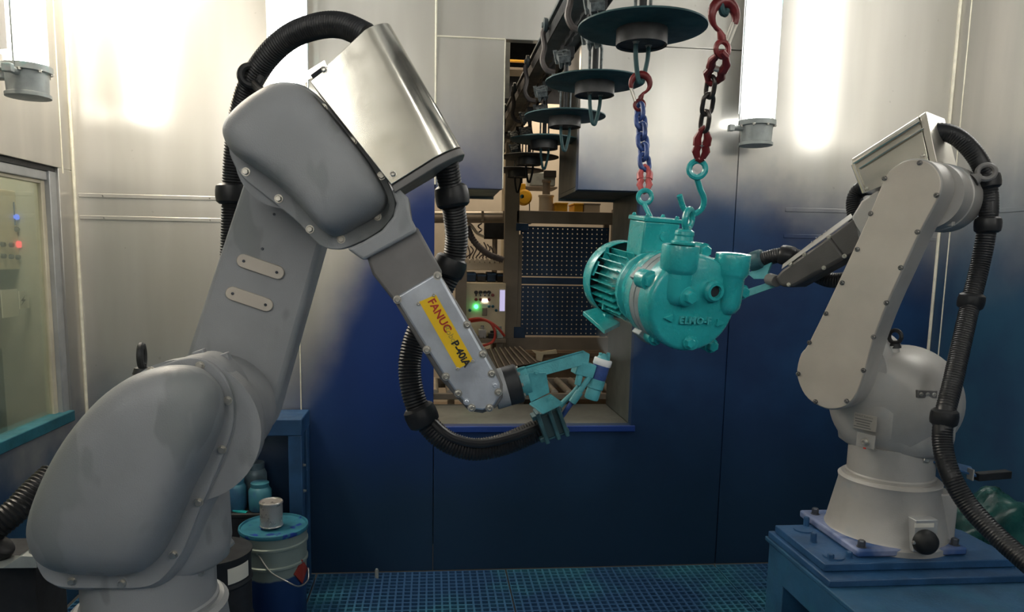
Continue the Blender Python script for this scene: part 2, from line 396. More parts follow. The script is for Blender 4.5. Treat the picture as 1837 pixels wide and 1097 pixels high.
# cream sealant in the seams, embossed bands and the blue lip under the opening
def strip(parent, a, b, wd=.010, name='sealant_bead', m='sealant', n=6):
    return obj(name, MB().tube([np.asarray(a)+(np.asarray(b)-np.asarray(a))*t for t in np.linspace(0, 1, n)], wd/2, 6), m, parent)
strip(wall, (XL+.006, D-.004, 0.5), (XL+.006, D-.004, ZT), .014)
strip(wall, (OX0+.010, D-.004, OZ1+.01), (OX0+.010, D-.004, ZT), .011)
strip(wall, (OX0+.012, D-.004, SZ1), (SX0, D-.004, SZ1), .008)
strip(wall, (SX0, D-.004, OZ1), (SX0, D-.004, SZ1), .006)
strip(wall, (XR-.006, D-.004, 0.3), (XR-.006, D-.004, ZT), .015)
strip(wall, (S539, D-.002, .6), (S539, D-.002, 1.25), .006)
for za, zb in (((140, 349.8), (400, 356)), ((140, 389.8), (400, 394.7))):
    a = WY(*za, D); b = WY(*zb, D); zc = (a[2]+b[2])/2
    o = obj('embossed_band', MB().bb((XL+.02, D-.003, zc-.009), (S539-.02, D+.001, zc+.009)), 'wall', wall, bevel=.002)
    for xx in (-1.46, -1.0): bolt(wall, (xx, D-.003, zc), (0, -1, 0), .0035, .0015, 'robot_dark', False, 'rivet', False)
for yy in (378, 425):
    zc = WY(1500, yy, D)[2]
    obj('embossed_band', MB().bb((S1321+.25, D-.003, zc-.010), (XR-.02, D+.001, zc+.010)), 'wall', wall, bevel=.002)
obj('sill_lip', MB().bb((OX0, D-.012, OZ0-.030), (OX1+.02, D+.0, OZ0)), 'lip', wall, bevel=.003)
# tunnel behind the opening
YT = 3.92
def tun(a, b, m='reveal'): return obj('tunnel_panel', MB().bb(a, b), m, wall, bevel=.002)
tun((OX1, D+.05, OZ0), (OX1+.03, YT, OZ1)); tun((OX0-.03, D+.05, OZ0), (OX0, YT, OZ1))
tun((SX1, D+.05, OZ1), (OX1, YT, OZ1+.02)); tun((OX0, D+.05, OZ1), (SX0, YT, OZ1+.02))
tun((SX1, D+.05, OZ1+.02), (SX1+.03, YT, 2.92)); tun((SX0-.03, D+.05, OZ1+.02), (SX0, YT, 2.92))
tun((OX0, D+.05, OZ0-.03), (OX1, YT, OZ0)); tun((SX0, D+.05, 2.90), (SX1, YT, 2.92), 'darksteel')
tun((OX0-.6, YT, OZ0-.8), (OX0, YT+.03, ZT)); tun((OX1, YT, OZ0-.8), (OX1+.8, YT+.03, ZT))
tun((OX0, YT, OZ0-.8), (OX1, YT+.03, OZ0-.0)); tun((SX1, YT, OZ1-.012), (OX1, YT+.03, ZT)); tun((OX0, YT, OZ1-.012), (SX0, YT+.03, ZT))

# left wall with its window
wl = struct('wall_left')
wt, wbz, wy1, wy0 = WX(60, 290, XL)[2], WX(60, 777, XL)[2], WX(117, 520, XL)[1], .7
def lpanel(y0, y1, z0, z1): return obj('wall_panel', MB().bb((XL-.05, y0, z0), (XL, y1, z1)), 'sidewall', wl, bevel=.002)
lpanel(YF, D, wt, ZT); lpanel(YF, D, 0, wbz); lpanel(wy1, D, wbz, wt); lpanel(YF, wy0, wbz, wt)
strip(wl, (XL+.002, wy1+.035, wt-.02), (XL+.002, wy1+.035, ZT), .005)
win = struct('window_1', 'window in the left wall with a hazy oversprayed pane')
obj('lintel_gap', MB().bb((XL-.06, wy0, wt-.022), (XL-.015, wy1, wt-.002)), 'darksteel', win)
obj('window_frame', MB().bb((XL-.055, wy1-.055, wbz), (XL-.01, wy1+.0, wt-.02)).bb((XL-.05, wy0, wt-.06), (XL-.02, wy1-.055, wt-.022)), 'frame', win, bevel=.003)
obj('gasket', MB().bb((XL-.05, wy1-.085, wbz+.02), (XL-.030, wy1-.055, wt-.06)).bb((XL-.05, wy0, wt-.075), (XL-.032, wy1-.085, wt-.06)), 'framebeige', win, bevel=.003)
obj('window_sill', MB().bb((XL-.06, wy0, wbz-.02), (XL+.012, wy1, wbz+.028)), 'sill', win, bevel=.004)
obj('pane', MB().bb((XL-.046, wy0, wbz+.02), (XL-.040, wy1-.06, wt-.05)), 'pane', win)
# right wall, front wall, ceiling
wr = struct('wall_right')
S2 = WX(1733, 120, XR)[1]
for y0, y1 in ((YF, S2-g), (S2+g, D)): obj('wall_panel', MB().bb((XR, y0, 0), (XR+.05, y1, ZT)), 'sidewall', wr, bevel=.002)
strip(wr, (XR-.002, S2, .8), (XR-.002, S2, ZT), .006)
zc = WX(1790, 378, XR)[2]
obj('embossed_band', MB().bb((XR-.003, YF, zc-.010), (XR, D-.02, zc+.010)), 'sidewall', wr, bevel=.002)
o = obj('wall_front', MB().bb((XL, YF-.05, 0), (XR, YF, ZT)), 'sidewall'); o['kind'] = 'structure'
o = obj('ceiling', MB().bb((XL, YF, ZT), (XR, D, ZT+.05)), 'frame'); o['kind'] = 'structure'

# floor: solid slab near the camera, open grating panels by the back wall, dark pit below
fl = struct('floor')
obj('slab', MB().bb((XL, YF, -.06), (XR, 1.95, 0)), 'grating', fl)
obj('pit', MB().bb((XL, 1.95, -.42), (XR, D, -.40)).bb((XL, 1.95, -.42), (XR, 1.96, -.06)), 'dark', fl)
PIT = .0346
def grating(x0, x1, y0, y1):
    nx, ny = int((x1-x0)/PIT), int((y1-y0)/PIT); mb = MB(); vs = []; fs = []; b = .0044; h = .03
    px, py = (x1-x0)/nx, (y1-y0)/ny
    gi = lambda i, j: i*(ny+1)+j
    vs = [A(x0+i*px, y0+j*py, 0) for i in range(nx+1) for j in range(ny+1)]
    for i in range(nx):
        for j in range(ny):
            o = len(vs); a, c = x0+i*px, y0+j*py
            q = [(a+b, c+b), (a+px-b, c+b), (a+px-b, c+py-b), (a+b, c+py-b)]
            vs += [A(x, y, 0) for x, y in q]+[A(x, y, -h) for x, y in q]
            out = [gi(i, j), gi(i+1, j), gi(i+1, j+1), gi(i, j+1)]
            for k in range(4):
                l = (k+1) % 4
                fs.append((out[k], out[l], o+l, o+k)); fs.append((o+k, o+l, o+4+l, o+4+k))
    mb.add(vs, fs); return obj('grating_panel', mb, 'grating', fl, smooth=0)
xs = [XL+.01, -.55, .375, 1.45, XR-.01]
for i in range(4): grating(xs[i]+.004, xs[i+1]-.004, 1.97, D-.01)

# ------------------------------------------------------------------ lamps
def lamp(c, zb, out, label, L=1.35, r=.072, arm=None):
    """explosion-proof tube lamp hanging upright; c = axis (x, y), zb = bottom of the glass, out = unit vector away from its wall"""
    out = unit((*out, 0)); x, y = c; side = np.cross(out, A(0, 0, 1))
    t = thing('tube_lamp', label, 'lamp', (x, y, zb-.1), 'upright explosion-proof tube lamps')
    for nm, z0, s in (('lower_cap', zb, -1), ('upper_cap', zb+L, 1)):
        mb = MB().lathe((x, y, z0), (0, 0, s), [(r*1.06, -.012), (r*1.16, -.012), (r*1.16, .010), (r*.98, .012), (r*.94, .082), (r*1.04, .086), (r*1.04, .098), (r*.8, .101)], 28)
        cap = obj(nm, mb, 'lampbody', t, smooth=30)
        for k in range(8):
            a = k*math.pi/4+.2
            bolt(cap, (x+r*1.11*math.cos(a), y+r*1.11*math.sin(a), z0+s*.010), (0, 0, s), .006, .007, 'bolt')
        obj('cable_gland', MB().cyl(A(x, y, z0+s*.022)+side*r*.9, A(x, y, z0+s*.022)+side*(r+.045), .013, n=12).box(A(x, y, z0+s*.022)+side*(r+.05), (.012, .016, .014), (side, out, (0, 0, 1))), 'lampbody', t, bevel=.002)
        obj('mount_arm', MB().box(A(x, y, z0+s*.02)-out*(r+.035), (.02, .045, .018), (side, out, (0, 0, 1))), 'lampbody', t, bevel=.003)
    obj('glass_tube', MB().lathe((x, y, zb), (0, 0, 1), [(r, 0), (r, L)], 28, False, False), 'glass', t)
    obj('fluorescent_tube', MB().lathe((x, y, zb+.045), (0, 0, 1), [(r*.55, -.03), (r*.86, 0), (r*.86, L-.09), (r*.55, L-.06)], 24), 'tube', t, label='frosted tube glowing white')
    bk_ = math.atan2(-out[1], -out[0]); sh_ = []
    for z_ in (zb+.05, zb+L-.02): sh_.append([A(x+r*1.17*math.cos(q), y+r*1.17*math.sin(q), z_) for q in np.linspace(bk_-1.35, bk_+1.35, 16)]+[A(x+r*1.12*math.cos(q), y+r*1.12*math.sin(q), z_) for q in np.linspace(bk_+1.35, bk_-1.35, 16)])
    obj('added_lamp_shield', MB().rings(sh_), 'white', t, smooth=40)  # opaque shell added to keep the lamp's light off the wall behind
    for s in (-1, 1):
        mb = MB().tube([A(x, y, zb-.005)+side*s*(r+.012), A(x, y, zb+L+.005)+side*s*(r+.012)], .0035, 6)
        obj('tie_rod', mb, 'lampbody', t)
    return t
pL = WX(48, 125, -1.47); pB1 = WY(517, 150, 3.30); pB2 = WY(1358, 222, 3.30)
lamp((pL[0], pL[1]), pL[2], (1, 0), 'tube lamp on the left wall above the window, by the corner')
lamp((pB1[0], 3.30), 2.24, (0, -1), 'tube lamp on the back wall behind the big grey robot elbow and its hose')
lamp((pB2[0], 3.30), pB2[2], (0, -1), 'tube lamp on the back wall between the red hook and the silver robot')
lamp((2.40, 2.38), 2.25, (-1, 0), 'tube lamp on the right wall out of view beside the silver robot')
lamp((-1.47, -.6), 2.19, (1, 0), 'tube lamp on the left wall nearest the camera, out of view')
lamp((2.40, -.6), 2.12, (-1, 0), 'tube lamp on the right wall nearest the camera, out of view')
lamp((-.6, YF+.13), 2.2, (0, 1), 'unseen tube lamp added on the front wall behind the camera, nearer the window side')  # added fill light for the front faces of the robots
lamp((1.5, YF+.13), 2.2, (0, 1), 'unseen tube lamp added on the front wall behind the camera, nearer the silver robot')  # second added fill light, brightens the silver robot's arm cover

# ------------------------------------------------------------------ the two painting robots
UP = A(0, 0, 1)
class Frame:
    def __init__(s, o, e1, e3): s.o, s.e1, s.e3 = np.asarray(o, float), unit(e1), unit(e3)
    def __call__(s, u, v, w=0.): return s.o+s.e1*u+UP*v+s.e3*w
    def px(s, x, y, w=0.): return WP(x, y, s.o+s.e3*w, s.e3)
    def uv(s, p): q = np.asarray(p)-s.o; return A(np.dot(q, s.e1), q[2])
    def pts(s, L, w=0.): return [s.px(x, y, w) for x, y in L]
AT = .105                                            # thickness of the upper arm casting
j2 = WY(402, 725, 1.6)
FL = Frame(A(j2[0], 1.6+AT, j2[2]), (1, 0, 0), (0, 1, 0))
ph = math.radians(54)
eR3 = A(-math.sin(ph), -math.cos(ph), 0); eR1 = A(-math.cos(ph), math.sin(ph), 0)
BR = A(1.364, 1.955, .744)
p2 = BR+.11*eR1+.22*eR3; FRo = WP(1492, 668, p2, eR3)
FR = Frame(FRo, eR1, eR3)
FLANGE = [(63,955),(66,995),(80,1028),(98,1043),(125,1050),(190,1051),(254,1050),(286,1040),(313,1013),(335,977),(355,926),(386,855),(411,794),(421,753),(419,707),(406,677),(386,654),(355,641),(320,645),(284,658),(240,681),(186,724),(136,785),(98,848),(73,905)]
WFL = 1.35-(1.6+AT)                                  # offset of the body flange from the outer face of the arm
flange_uv = [FL.uv(p) for p in catmull(FL.pts(FLANGE, WFL), 4)]
DOMEB = [(62,948),(66,978),(80,1003),(108,1019),(150,1025),(233,1026),(269,1013),(300,982),(330,921),(354,866),(376,824),(398,772),(406,735),(402,700),(388,678),(368,662),(335,656),(295,660),(245,678),(190,718),(138,778),(99,842),(72,905)]
dome_uv = [FL.uv(p) for p in catmull(FL.pts(DOMEB, WFL), 4)]
BOLTS_B = [(134,1037),(223,1041),(315,990),(360,897),(401,803),(411,716),(362,654),(66,982),(275,664)]
bolt_uv = [FL.uv(FL.px(x, y, WFL)) for x, y in BOLTS_B]
AX1 = -.125                                          # u of the vertical turning axis relative to the shoulder
WA = -.225                                           # w of the vertical turning axis
HB = -.575                                            # base plate below the shoulder

def robot_lower(fr, t, mk, hb, vb, back=1., vmin=-9, ax=-.125, wa=-.225, nk=.128, slim=False):
    """base, neck, turning body, flange and motor dome - the same casting on both robots"""
    axis = lambda h: fr(ax, hb+h, wa)
    fix = lambda L: [A(u*(back if u < 0 else 1), max(v, vmin)) for u, v in L]
    flange_l, dome_l, bolt_l = fix(flange_uv), fix(dome_uv), fix(bolt_uv)
    base = MB().lathe(axis(0), UP, [(.174, 0), (.174, .016), (.168, .022), (.164, .030), (nk+.020, .165), (nk+.023, .178), (nk+.014, .186), (nk+.006, .186)], 48)
    obj('base', base, mk, t, smooth=30)
    obj('neck', MB().lathe(axis(.182), UP, [(nk+.004, 0), (nk+.004, .012), (nk, .016), (nk, vb-hb-.17)], 48), mk, t, smooth=30)
    # body: a stack of rounded sections, wide at the motor side and rising to the shoulder
    c = np.mean(flange_l, 0)
    def sec(k, w, dv=0): return [fr(c[0]+(u-c[0])*k, c[1]+(v-c[1])*k+dv, w) for u, v in flange_l]
    b = MB().rings([sec(1.0, WFL+.001), sec(1.035, WFL+.012, -.006), sec(1.05, WFL+.03, -.010), sec(1.03, WFL+.10, -.008), sec(.94, WFL+.155, 0), sec(.78, WFL+.18, .02)])
    col = [(.10, -.006), (.134, 0), (.150, .010), (.157, .05), (.157, .12), (.135, .20), (.09, .25), (.03, .27)] if slim else [(.10, -.006), (.144, 0), (.158, .012), (.164, .05), (.160, .19), (.135, .25), (.10, .27)]
    l2 = MB().lathe(fr(ax, vb, wa), UP, col, 56)
    c2_ = fr(ax, vb, wa)
    b.add([p-fr.e3*np.dot(p-c2_, fr.e3)*.28 for p in l2.v], l2.f)
    if slim:                                         # rounded motor housing behind the arm
        hc_ = fr.uv(fr.px(1612, 718, -.27)); b = MB().lathe(fr(hc_[0], hc_[1], -.10), -fr.e3, [(.10, 0), (.135, .015), (.155, .05), (.165, .10), (.168, .16), (.165, .21), (.152, .25), (.125, .28), (.08, .298), (.02, .302)], 56); b.add([p-fr.e3*np.dot(p-c2_, fr.e3)*.28 for p in l2.v], l2.f)
    body = obj('turning_body', b, mk, t, smooth=60)
    obj('shoulder', MB().lathe(fr(0, 0, WFL+.004), fr.e3, [(.10, .10), (.116, .11), (.116, -WFL-AT-.03), (.108, -WFL-AT-.02), (.108, -WFL-AT)] if slim else [(.135, 0), (.133, .05), (.122, .075), (.116, .10), (.116, -WFL-AT-.03), (.108, -WFL-AT-.02), (.108, -WFL-AT)], 48), mk, t, smooth=40)
    if slim: return body
    f0 = [fr(u, v, WFL) for u, v in flange_l]; f1 = [fr(u, v, WFL-.010) for u, v in flange_l]
    fl = obj('body_flange', MB().prism(f0, f1), mk, t, bevel=.002)
    for u, v in bolt_l: bolt(fl, fr(u, v, WFL-.010), -fr.e3, .0062, .006)
    obj('motor_dome', dome_mb([fr(u, v, WFL-.008) for u, v in dome_l], -fr.e3, .105, 4.6, .42, UP*.036+fr.e1*.020), mk, t, smooth=60)
    return body
def eye_bolt(parent, p, d, m='darksteel', R=.020, r=.0065, plane=None, name='eye_bolt'):
    p = np.asarray(p); d = unit(d); nrm = plane if plane is not None else perp(d)[0]
    mb = MB().cyl(p-d*.002, p+d*.010, R*.9, R*.7, 16).cyl(p+d*.008, p+d*.018, .008, n=10)
    mb.torus(p+d*(.012+R), nrm, R, r, 24, 8)
    return obj(name, mb, m, parent)
def arm(fr, t, mk, j3, r2=.104, r3=.089, waist=.93):
    ol = stadium((0, 0), j3, r2+.006, r3+.006, 18)
    mb = MB().prism([fr(u, v, 0) for u, v in ol], [fr(u, v, -AT) for u, v in ol])
    return obj('upper_arm', mb, mk, t, bevel=.012, seg=3, smooth=40)

# ---- the large grey robot on the left
t1 = thing('painting_robot', 'large grey painting robot with yellow label on its forearm, standing in front of the window', 'robot', FL(AX1, HB, WA), 'painting robots')
mk = 'robot_l'
robot_lower(FL, t1, mk, HB, -.305)
J3 = FL.uv(WY(532, 300, 1.6))
arm(FL, t1, mk, J3, .102, .088)
YI = 1.6                                             # inner face of the upper arm
eye_bolt(t1, WY(256, 668, 1.46), (0, 0, 1), R=.021, plane=A(1, .2, 0))
for px, py in ((361, 640), (404, 646)):
    p = WY(px, py, 1.43); obj('lug', MB().box(p, (.011, .010, .014), (unit((1, 0, .35)), (0, 1, 0), unit((-.35, 0, 1)))), mk, t1, bevel=.002)
# lifting lug at the lower right of the body
o = obj('body_lug', MB().tube([WY(355, 1022, 1.44), WY(385, 995, 1.47), WY(414, 968, 1.50)], .012, 10), mk, t1)
bolt(o, WY(360, 1026, 1.43), (0, -1, 0), .006, .006)
# two slotted badge plates on the arm
for cx, cy in ((468, 478), (448, 536)):
    dx = unit(WY(cx+38, cy+13, YI)-WY(cx-38, cy-13, YI)); a = WY(cx, cy, YI-.001); dz = np.cross(dx, A(0, 1, 0))
    ol = [a+dx*(s*.037+.0145*math.cos(q))+dz*.0145*math.sin(q) for s, qs in ((1, np.linspace(-math.pi/2, math.pi/2, 10)), (-1, np.linspace(math.pi/2, 1.5*math.pi, 10))) for q in qs]
    o = obj('slot_plate', MB().prism([p+A(0, .004, 0) for p in ol], [p-A(0, .005, 0) for p in ol]), 'plate_r', t1, bevel=.0015, label='pale slotted cover plate')
    for s in (-1, 1): bolt(o, a+dx*s*.036-A(0, .005, 0), (0, -1, 0), .0032, .002, 'boltdark', False, 'screw', False)
for px, py in ((492, 384), (471, 446)): bolt(t1, WY(px, py, YI), (0, -1, 0), .003, .002, 'boltdark', False, 'screw', False)
# elbow housing
YC = 1.47
EF = [(413,262),(419,289),(437,318),(467,343),(502,371),(533,396),(556,421),(573,438),(592,446),(616,446),(651,432),(686,411),(706,386),(710,363),(701,337),(682,302),(647,262),(612,219),(585,186),(555,160),(528,150),(490,152),(450,178),(420,215)]
ef = catmull([WY(x, y, YC) for x, y in EF], 4)
c3 = WY(545, 295, YC)
obj('elbow', MB().lathe(A(FL(*J3)[0], YI+.002, FL(*J3)[2]), (0, -1, 0), [(.088, 0), (.088, .03), (.094, .06), (.094, YI-YC)], 40).rings([[p for p in ef], [p+A(0, .03, 0) for p in ef], [c3+(p-c3)*.86+A(0, .075, 0) for p in ef]]), mk, t1, smooth=45)
fl = obj('elbow_flange', MB().prism(ef, [p-A(0, .010, 0) for p in ef]), mk, t1, bevel=.002)
for x, y in ((441,308),(500,356),(556,411),(612,429),(677,388),(684,315),(633,253),(580,194)): bolt(fl, WY(x, y, YC-.01), (0, -1, 0), .0062, .006)
EB = [(408,232),(411,256),(428,281),(470,309),(505,336),(540,368),(570,402),(590,420),(612,423),(645,406),(678,387),(694,367),(693,346),(667,298),(628,246),(581,190),(552,164),(524,154),(492,158),(452,181),(422,208)]
obj('elbow_cover', dome_mb(catmull([WY(x, y, YC-.008) for x, y in EB], 4), (0, -1, 0), .100, 6.0, .42), mk, t1, smooth=60)
# polished sheet guard beside the elbow
YG = 1.395
gA, gB, gC, gD = (WY(*q, YG) for q in ((556, 146), (654, 53), (777, 284), (702, 331)))
def guard_section(a, b, dirv, r, depth, n=9):
    """front face a->b, a large rounding at b, then back away from the camera"""
    out = [a, b]
    for q in np.linspace(0, math.pi/2, n)[1:]: out.append(b+dirv*r*math.sin(q)+A(0, r*(1-math.cos(q)), 0))
    out.append(b+dirv*r+A(0, depth, 0)); out.append(a+A(0, depth, 0))
    return out
nv = unit(np.cross(unit(gC-gB), A(0, 1, 0))); nv = nv if nv[0] > 0 else -nv
ud = unit(gC-gB)
s0 = guard_section(gA, gB, nv, .050, .13); s1 = guard_section(gD, gC, nv, .062, .14)
gd = obj('steel_guard', MB().rings([s0, s1]), 'chrome', t1, bevel=.0012, smooth=50, label='polished steel sheet guard')
obj('guard_tab', MB().prism([WY(546, 130, YG), WY(553, 143, YG), WY(588, 122, YG), WY(582, 108, YG)], [WY(546, 130, YG)+A(0, .008, 0), WY(553, 143, YG)+A(0, .008, 0), WY(588, 122, YG)+A(0, .008, 0), WY(582, 108, YG)+A(0, .008, 0)]), 'chrome', gd)
obj('end_plate', MB().prism([p+ud*.002 for p in s1], [p+ud*.016+(p-np.mean(s1, 0))*.02 for p in s1]), 'robot_dark', t1, bevel=.002, smooth=40, label='dark end plate of the guard')
for x, y in ((581, 125), (705, 312)): bolt(gd, WY(x, y, YG), (0, -1, 0), .005, .004, 'bolt', False)
obj('guard_slot', MB().box(WY(569, 131, YG-.001), (.012, .0015, .0035), (unit(WY(575, 126, YG)-WY(563, 135, YG)), A(0, 1, 0), np.cross(unit(WY(575, 126, YG)-WY(563, 135, YG)), A(0, 1, 0)))), 'dark', gd)
# forearm: pale mount, dark sheet section, bare aluminium wrist cover with the yellow label
YM = 1.415
def slab(name, px, y0, y1, m, bevel, k=0, **kw):
    P = [WY(x, y, y0) for x, y in px]; P = catmull(P, k) if k else P
    return obj(name, MB().prism(P, [A(p[0], y1, p[2]) for p in P]), m, t1, bevel=bevel, **kw)
slab('forearm_mount', [(622, 446), (652, 467), (700, 441), (749, 414), (737, 390), (732, 354), (712, 334), (702, 340), (711, 364), (705, 388), (685, 413), (650, 434)], YM-.015, YM+.10, 'robot_l', .006, seg=3)
slab('forearm_tube', [(655, 452), (668, 492), (712, 548), (795, 490), (770, 445), (748, 405)], YM, YM+.105, 'robot_dark', .006)
fo = slab('forearm', [(704, 536), (786, 486), (842, 578), (890, 660), (903, 690), (903, 714), (890, 732), (866, 742), (842, 738), (817, 712), (790, 680), (752, 618)], YM, YM+.095, 'robot_dark', .008, seg=3)
YP = YM-.007
pl = slab('wrist_cover', [(709, 533), (786, 488), (838, 580), (883, 660), (897, 688), (898, 709), (887, 727), (866, 736), (844, 733), (822, 709), (796, 673), (764, 622)], YP, YM+.001, 'alu', .004, seg=2, label='bare aluminium cover plate with bolts')
for x, y in ((785,494),(713,537),(838,582),(766,627),(866,635),(800,675),(882,670),(822,705),(894,703),(846,731),(878,731)): bolt(pl, WY(x, y, YP), (0, -1, 0), .0062, .004, 'bolt', False)
for x, y in ((837,720),(888,691)): bolt(pl, WY(x, y, YP), (0, -1, 0), .005, .002, 'alu', False, 'plug')
YLb = YP-.0012
lab = [WY(*q, YLb) for q in ((752, 541), (782, 528), (849, 646), (821, 662))]
lb = obj('label', MB().prism([p+A(0, .001, 0) for p in lab], lab), 'yellow', pl, label='yellow name label')
ldir = unit(lab[3]-lab[0]); lup = unit(lab[1]-lab[0])
def ltext(body, f0, size, m, across, bold=0, sp=1.): text(pl, 'lettering', body, lab[0]+(lab[3]-lab[0])*f0+(lab[1]-lab[0])*across-A(0, .0006, 0), ldir, (0, -1, 0), size, m, .0002, bold, sp)
ltext('FANUC', .03, .0215, 'ink_red', .60, .0005)
ltext('Robot', .42, .0165, 'ink_grey', .60)
ltext('P-40iA', .645, .0205, 'ink_black', .58, .0007)
for x, y in ((778,529),(750.5,544.5),(848,647),(821,661)): bolt(pl, WY(x, y, YLb), (0, -1, 0), .0034, .002, 'bolt', False, 'rivet', False)
# wrist
YW = YM+.045
wa, wb = WY(893, 697, YW), WY(938, 684, YW); wd = unit(wb-wa)
obj('wrist_adapter', MB().cyl(wa-wd*.01, wa+wd*.018, .041, n=30), 'robot_l', t1, bevel=.002)
o = obj('wrist_ring', MB().lathe(wa+wd*.016, wd, [(.0395, 0), (.041, .003), (.041, .028), (.038, .031)], 36), 'darksteel', t1)
for k in range(8):
    q = k*math.pi/4; x, y = perp(wd); bolt(o, wa+wd*.046+.031*(x*math.cos(q)+y*math.sin(q)), wd, .004, .004)
obj('wrist_flange', MB().lathe(wa+wd*.046, wd, [(.030, 0), (.030, .020)], 30), 'tealgun', t1)
# turquoise tool bracket, pump gun and hose clamp
def quad_plate(name, P, nrm, th, m, parent, bevel=.001, **kw):
    P = [np.asarray(p) for p in P]; n = unit(nrm); return obj(name, MB().prism(P, [p+n*th for p in P]), m, parent, bevel=bevel, **kw)
YB = YW-.02
quad_plate('bracket_plate', [WY(936, 668, YB), WY(980, 668, YB), WY(986, 704, YB+.02), WY(952, 721, YB)], (0, 1, 0), .004, 'tealgun', t1)
quad_plate('bracket_arm', [WY(926, 664, YB), WY(1047, 629, YB+.10), WY(1058, 636, YB+.11), WY(1056, 652, YB+.11), WY(1026, 660, YB+.08), WY(980, 672, YB+.03), WY(940, 690, YB)], (.1, 1, .1), .006, 'tealgun', t1)
quad_plate('bracket_top_edge', [WY(926, 661, YB-.004), WY(1046, 627.5, YB+.096), WY(1058, 634, YB+.13), WY(944, 668, YB+.03)], (0, 0, -1), .004, 'tealgun', t1)
o = quad_plate('bracket_foot', [WY(949, 722, YB-.005), WY(987, 705, YB+.03), WY(1011, 722, YB+.05), WY(974, 740, YB-.01)], (0, 0, -1), .004, 'tealgun', t1, bevel=.0015)
for x, y in ((968, 729), (990, 714)): bolt(o, WY(x, y, YB+.008), (0, 0, 1), .004, .004, 'tealgun')
for x, y in ((945, 672), (962, 668), (941, 694)): bolt(t1, WY(x, y, YB), (0, -1, 0), .004, .004, 'tealgun')
YN = YB+.12
gt, gb = WY(1085, 636, YN), WY(1060, 716, YN); ga = unit(gt-gb); GL = np.linalg.norm(gt-gb)
gun = MB().lathe(gb, ga, [(.014, 0), (.016, .003), (.016, .024), (.0155, .026)], 24).lathe(gb+ga*.026, ga, [(.019, 0), (.019, .022)], 24)
obj('gun_body', gun, 'tealgun', t1, bevel=.001)
o = obj('gun_barrel', MB().lathe(gb+ga*.046, ga, [(.017, 0), (.0185, .004), (.0185, .034), (.017, .036)], 24), 'chainblue', t1, label='dark blue gun barrel')
obj('gun_collar', MB().lathe(gb+ga*.080, ga, [(.0195, 0), (.0205, .002), (.0205, .013), (.0195, .015)], 24), 'white', t1, label='white collar of the spray gun')
obj('air_cap', MB().lathe(gb+ga*.094, ga, [(.015, 0), (.013, .006), (.009, .010), (.004, .013)], 20).box(gb+ga*.102+A(-.009, 0, 0), (.003, .004, .007)).box(gb+ga*.102+A(.009, 0, 0), (.003, .004, .007)), 'tealgun', t1)
bx = unit(A(.93, .15, -.25)); bz = unit(ga-bx*np.dot(ga, bx)); by = np.cross(bz, bx)
obj('gun_block', MB().box(WY(1047, 661, YN-.005), (.022, .016, .015), (bx, by, bz)), 'tealgun', t1, bevel=.002)
for a, b, r in (((1040, 672), (1036, 690), .0075), ((1057, 676), (1040, 702), .0065), ((1040, 702), (1026, 722), .009), ((1047, 690), (1033, 712), .006)):
    obj('air_fitting', MB().cyl(WY(*a, YN-.015), WY(*b, YN-.015), r, n=12), 'tealgun', t1, bevel=.001)
obj('paint_hose', MB().tube(hose_path([WY(1040, 690, YN), WY(1028, 705, YN), WY(1010, 722, YN), WY(992, 745, YN)], 6), .006, 10), 'tealgun', t1)
obj('air_hose', MB().tube(hose_path([WY(1030, 716, YN-.01), WY(1021, 728, YN-.01), WY(1009, 745, YN), WY(996, 760, YN+.01)], 6), .0055, 10), 'chainblue', t1, label='blue air hose')
cb = WY(986, 758, YN-.02); cx = unit(WY(1000, 754, YN)-WY(962, 768, YN)); cz = np.cross(cx, A(0, 1, 0))
for k, (dd, m) in enumerate(((-.020, 'rubber_teal'), (.006, 'rubber_teal'), (.026, 'rubber_teal'))):
    obj('hose_clamp', MB().box(cb+cx*dd, (.0045, .028, .036), (cx, A(0, 1, 0), cz)), m, t1, bevel=.002)
obj('clamp_body', MB().box(cb, (.024, .022, .027), (cx, A(0, 1, 0), cz)), 'darkclamp', t1, bevel=.003)
obj('clamp_bridge', MB().box(cb+cz*.026+A(0, 0, 0), (.034, .020, .005), (cx, A(0, 1, 0), cz)).box(cb-cz*.026, (.034, .020, .005), (cx, A(0, 1, 0), cz)), 'rubber_teal', t1, bevel=.002)
# hoses
H1 = [(800, 286, 1.50), (806, 325, 1.52), (815, 380, 1.55), (819, 430, 1.57), (811, 478, 1.58), (793, 518, 1.58), (768, 560, 1.58), (745, 606, 1.58), (735, 655, 1.57), (741, 706, 1.56), (760, 750, 1.555), (797, 788, 1.55), (845, 805, 1.55), (895, 799, 1.555), (940, 782, 1.56), (976, 765, 1.56)]
hp = hose_path([WY(*q) for q in H1], 14)
obj('forearm_hose', hose_mb(hp, .0245, .0065, 16, .045), 'rubber', t1, label='black ribbed hose below the forearm')
for x, y, Y, a, b in ((811, 352, 1.535, (806, 325), (815, 380)), (806, 478, 1.58, (815, 455), (793, 518)), (756, 745, 1.556, (741, 706), (762, 752))):
    o = obj('hose_collar', collar_mb(WY(x, y, Y), WY(*b, Y)-WY(*a, Y), .036, .046), 'rubber', t1)
obj('second_hose', MB().tube(hose_path([WY(*q) for q in ((765, 742, 1.55), (790, 770, 1.53), (820, 788, 1.525), (865, 795, 1.525), (920, 783, 1.53), (968, 765, 1.55))], 8), .010, 10), 'rubber', t1)
H2 = [(414, 470, 1.76), (416, 420, 1.76), (418, 350, 1.76), (421, 280, 1.75), (430, 210, 1.73), (446, 155, 1.70), (478, 104, 1.66), (520, 66, 1.62), (570, 47, 1.57), (615, 46, 1.53), (660, 66, 1.49)]
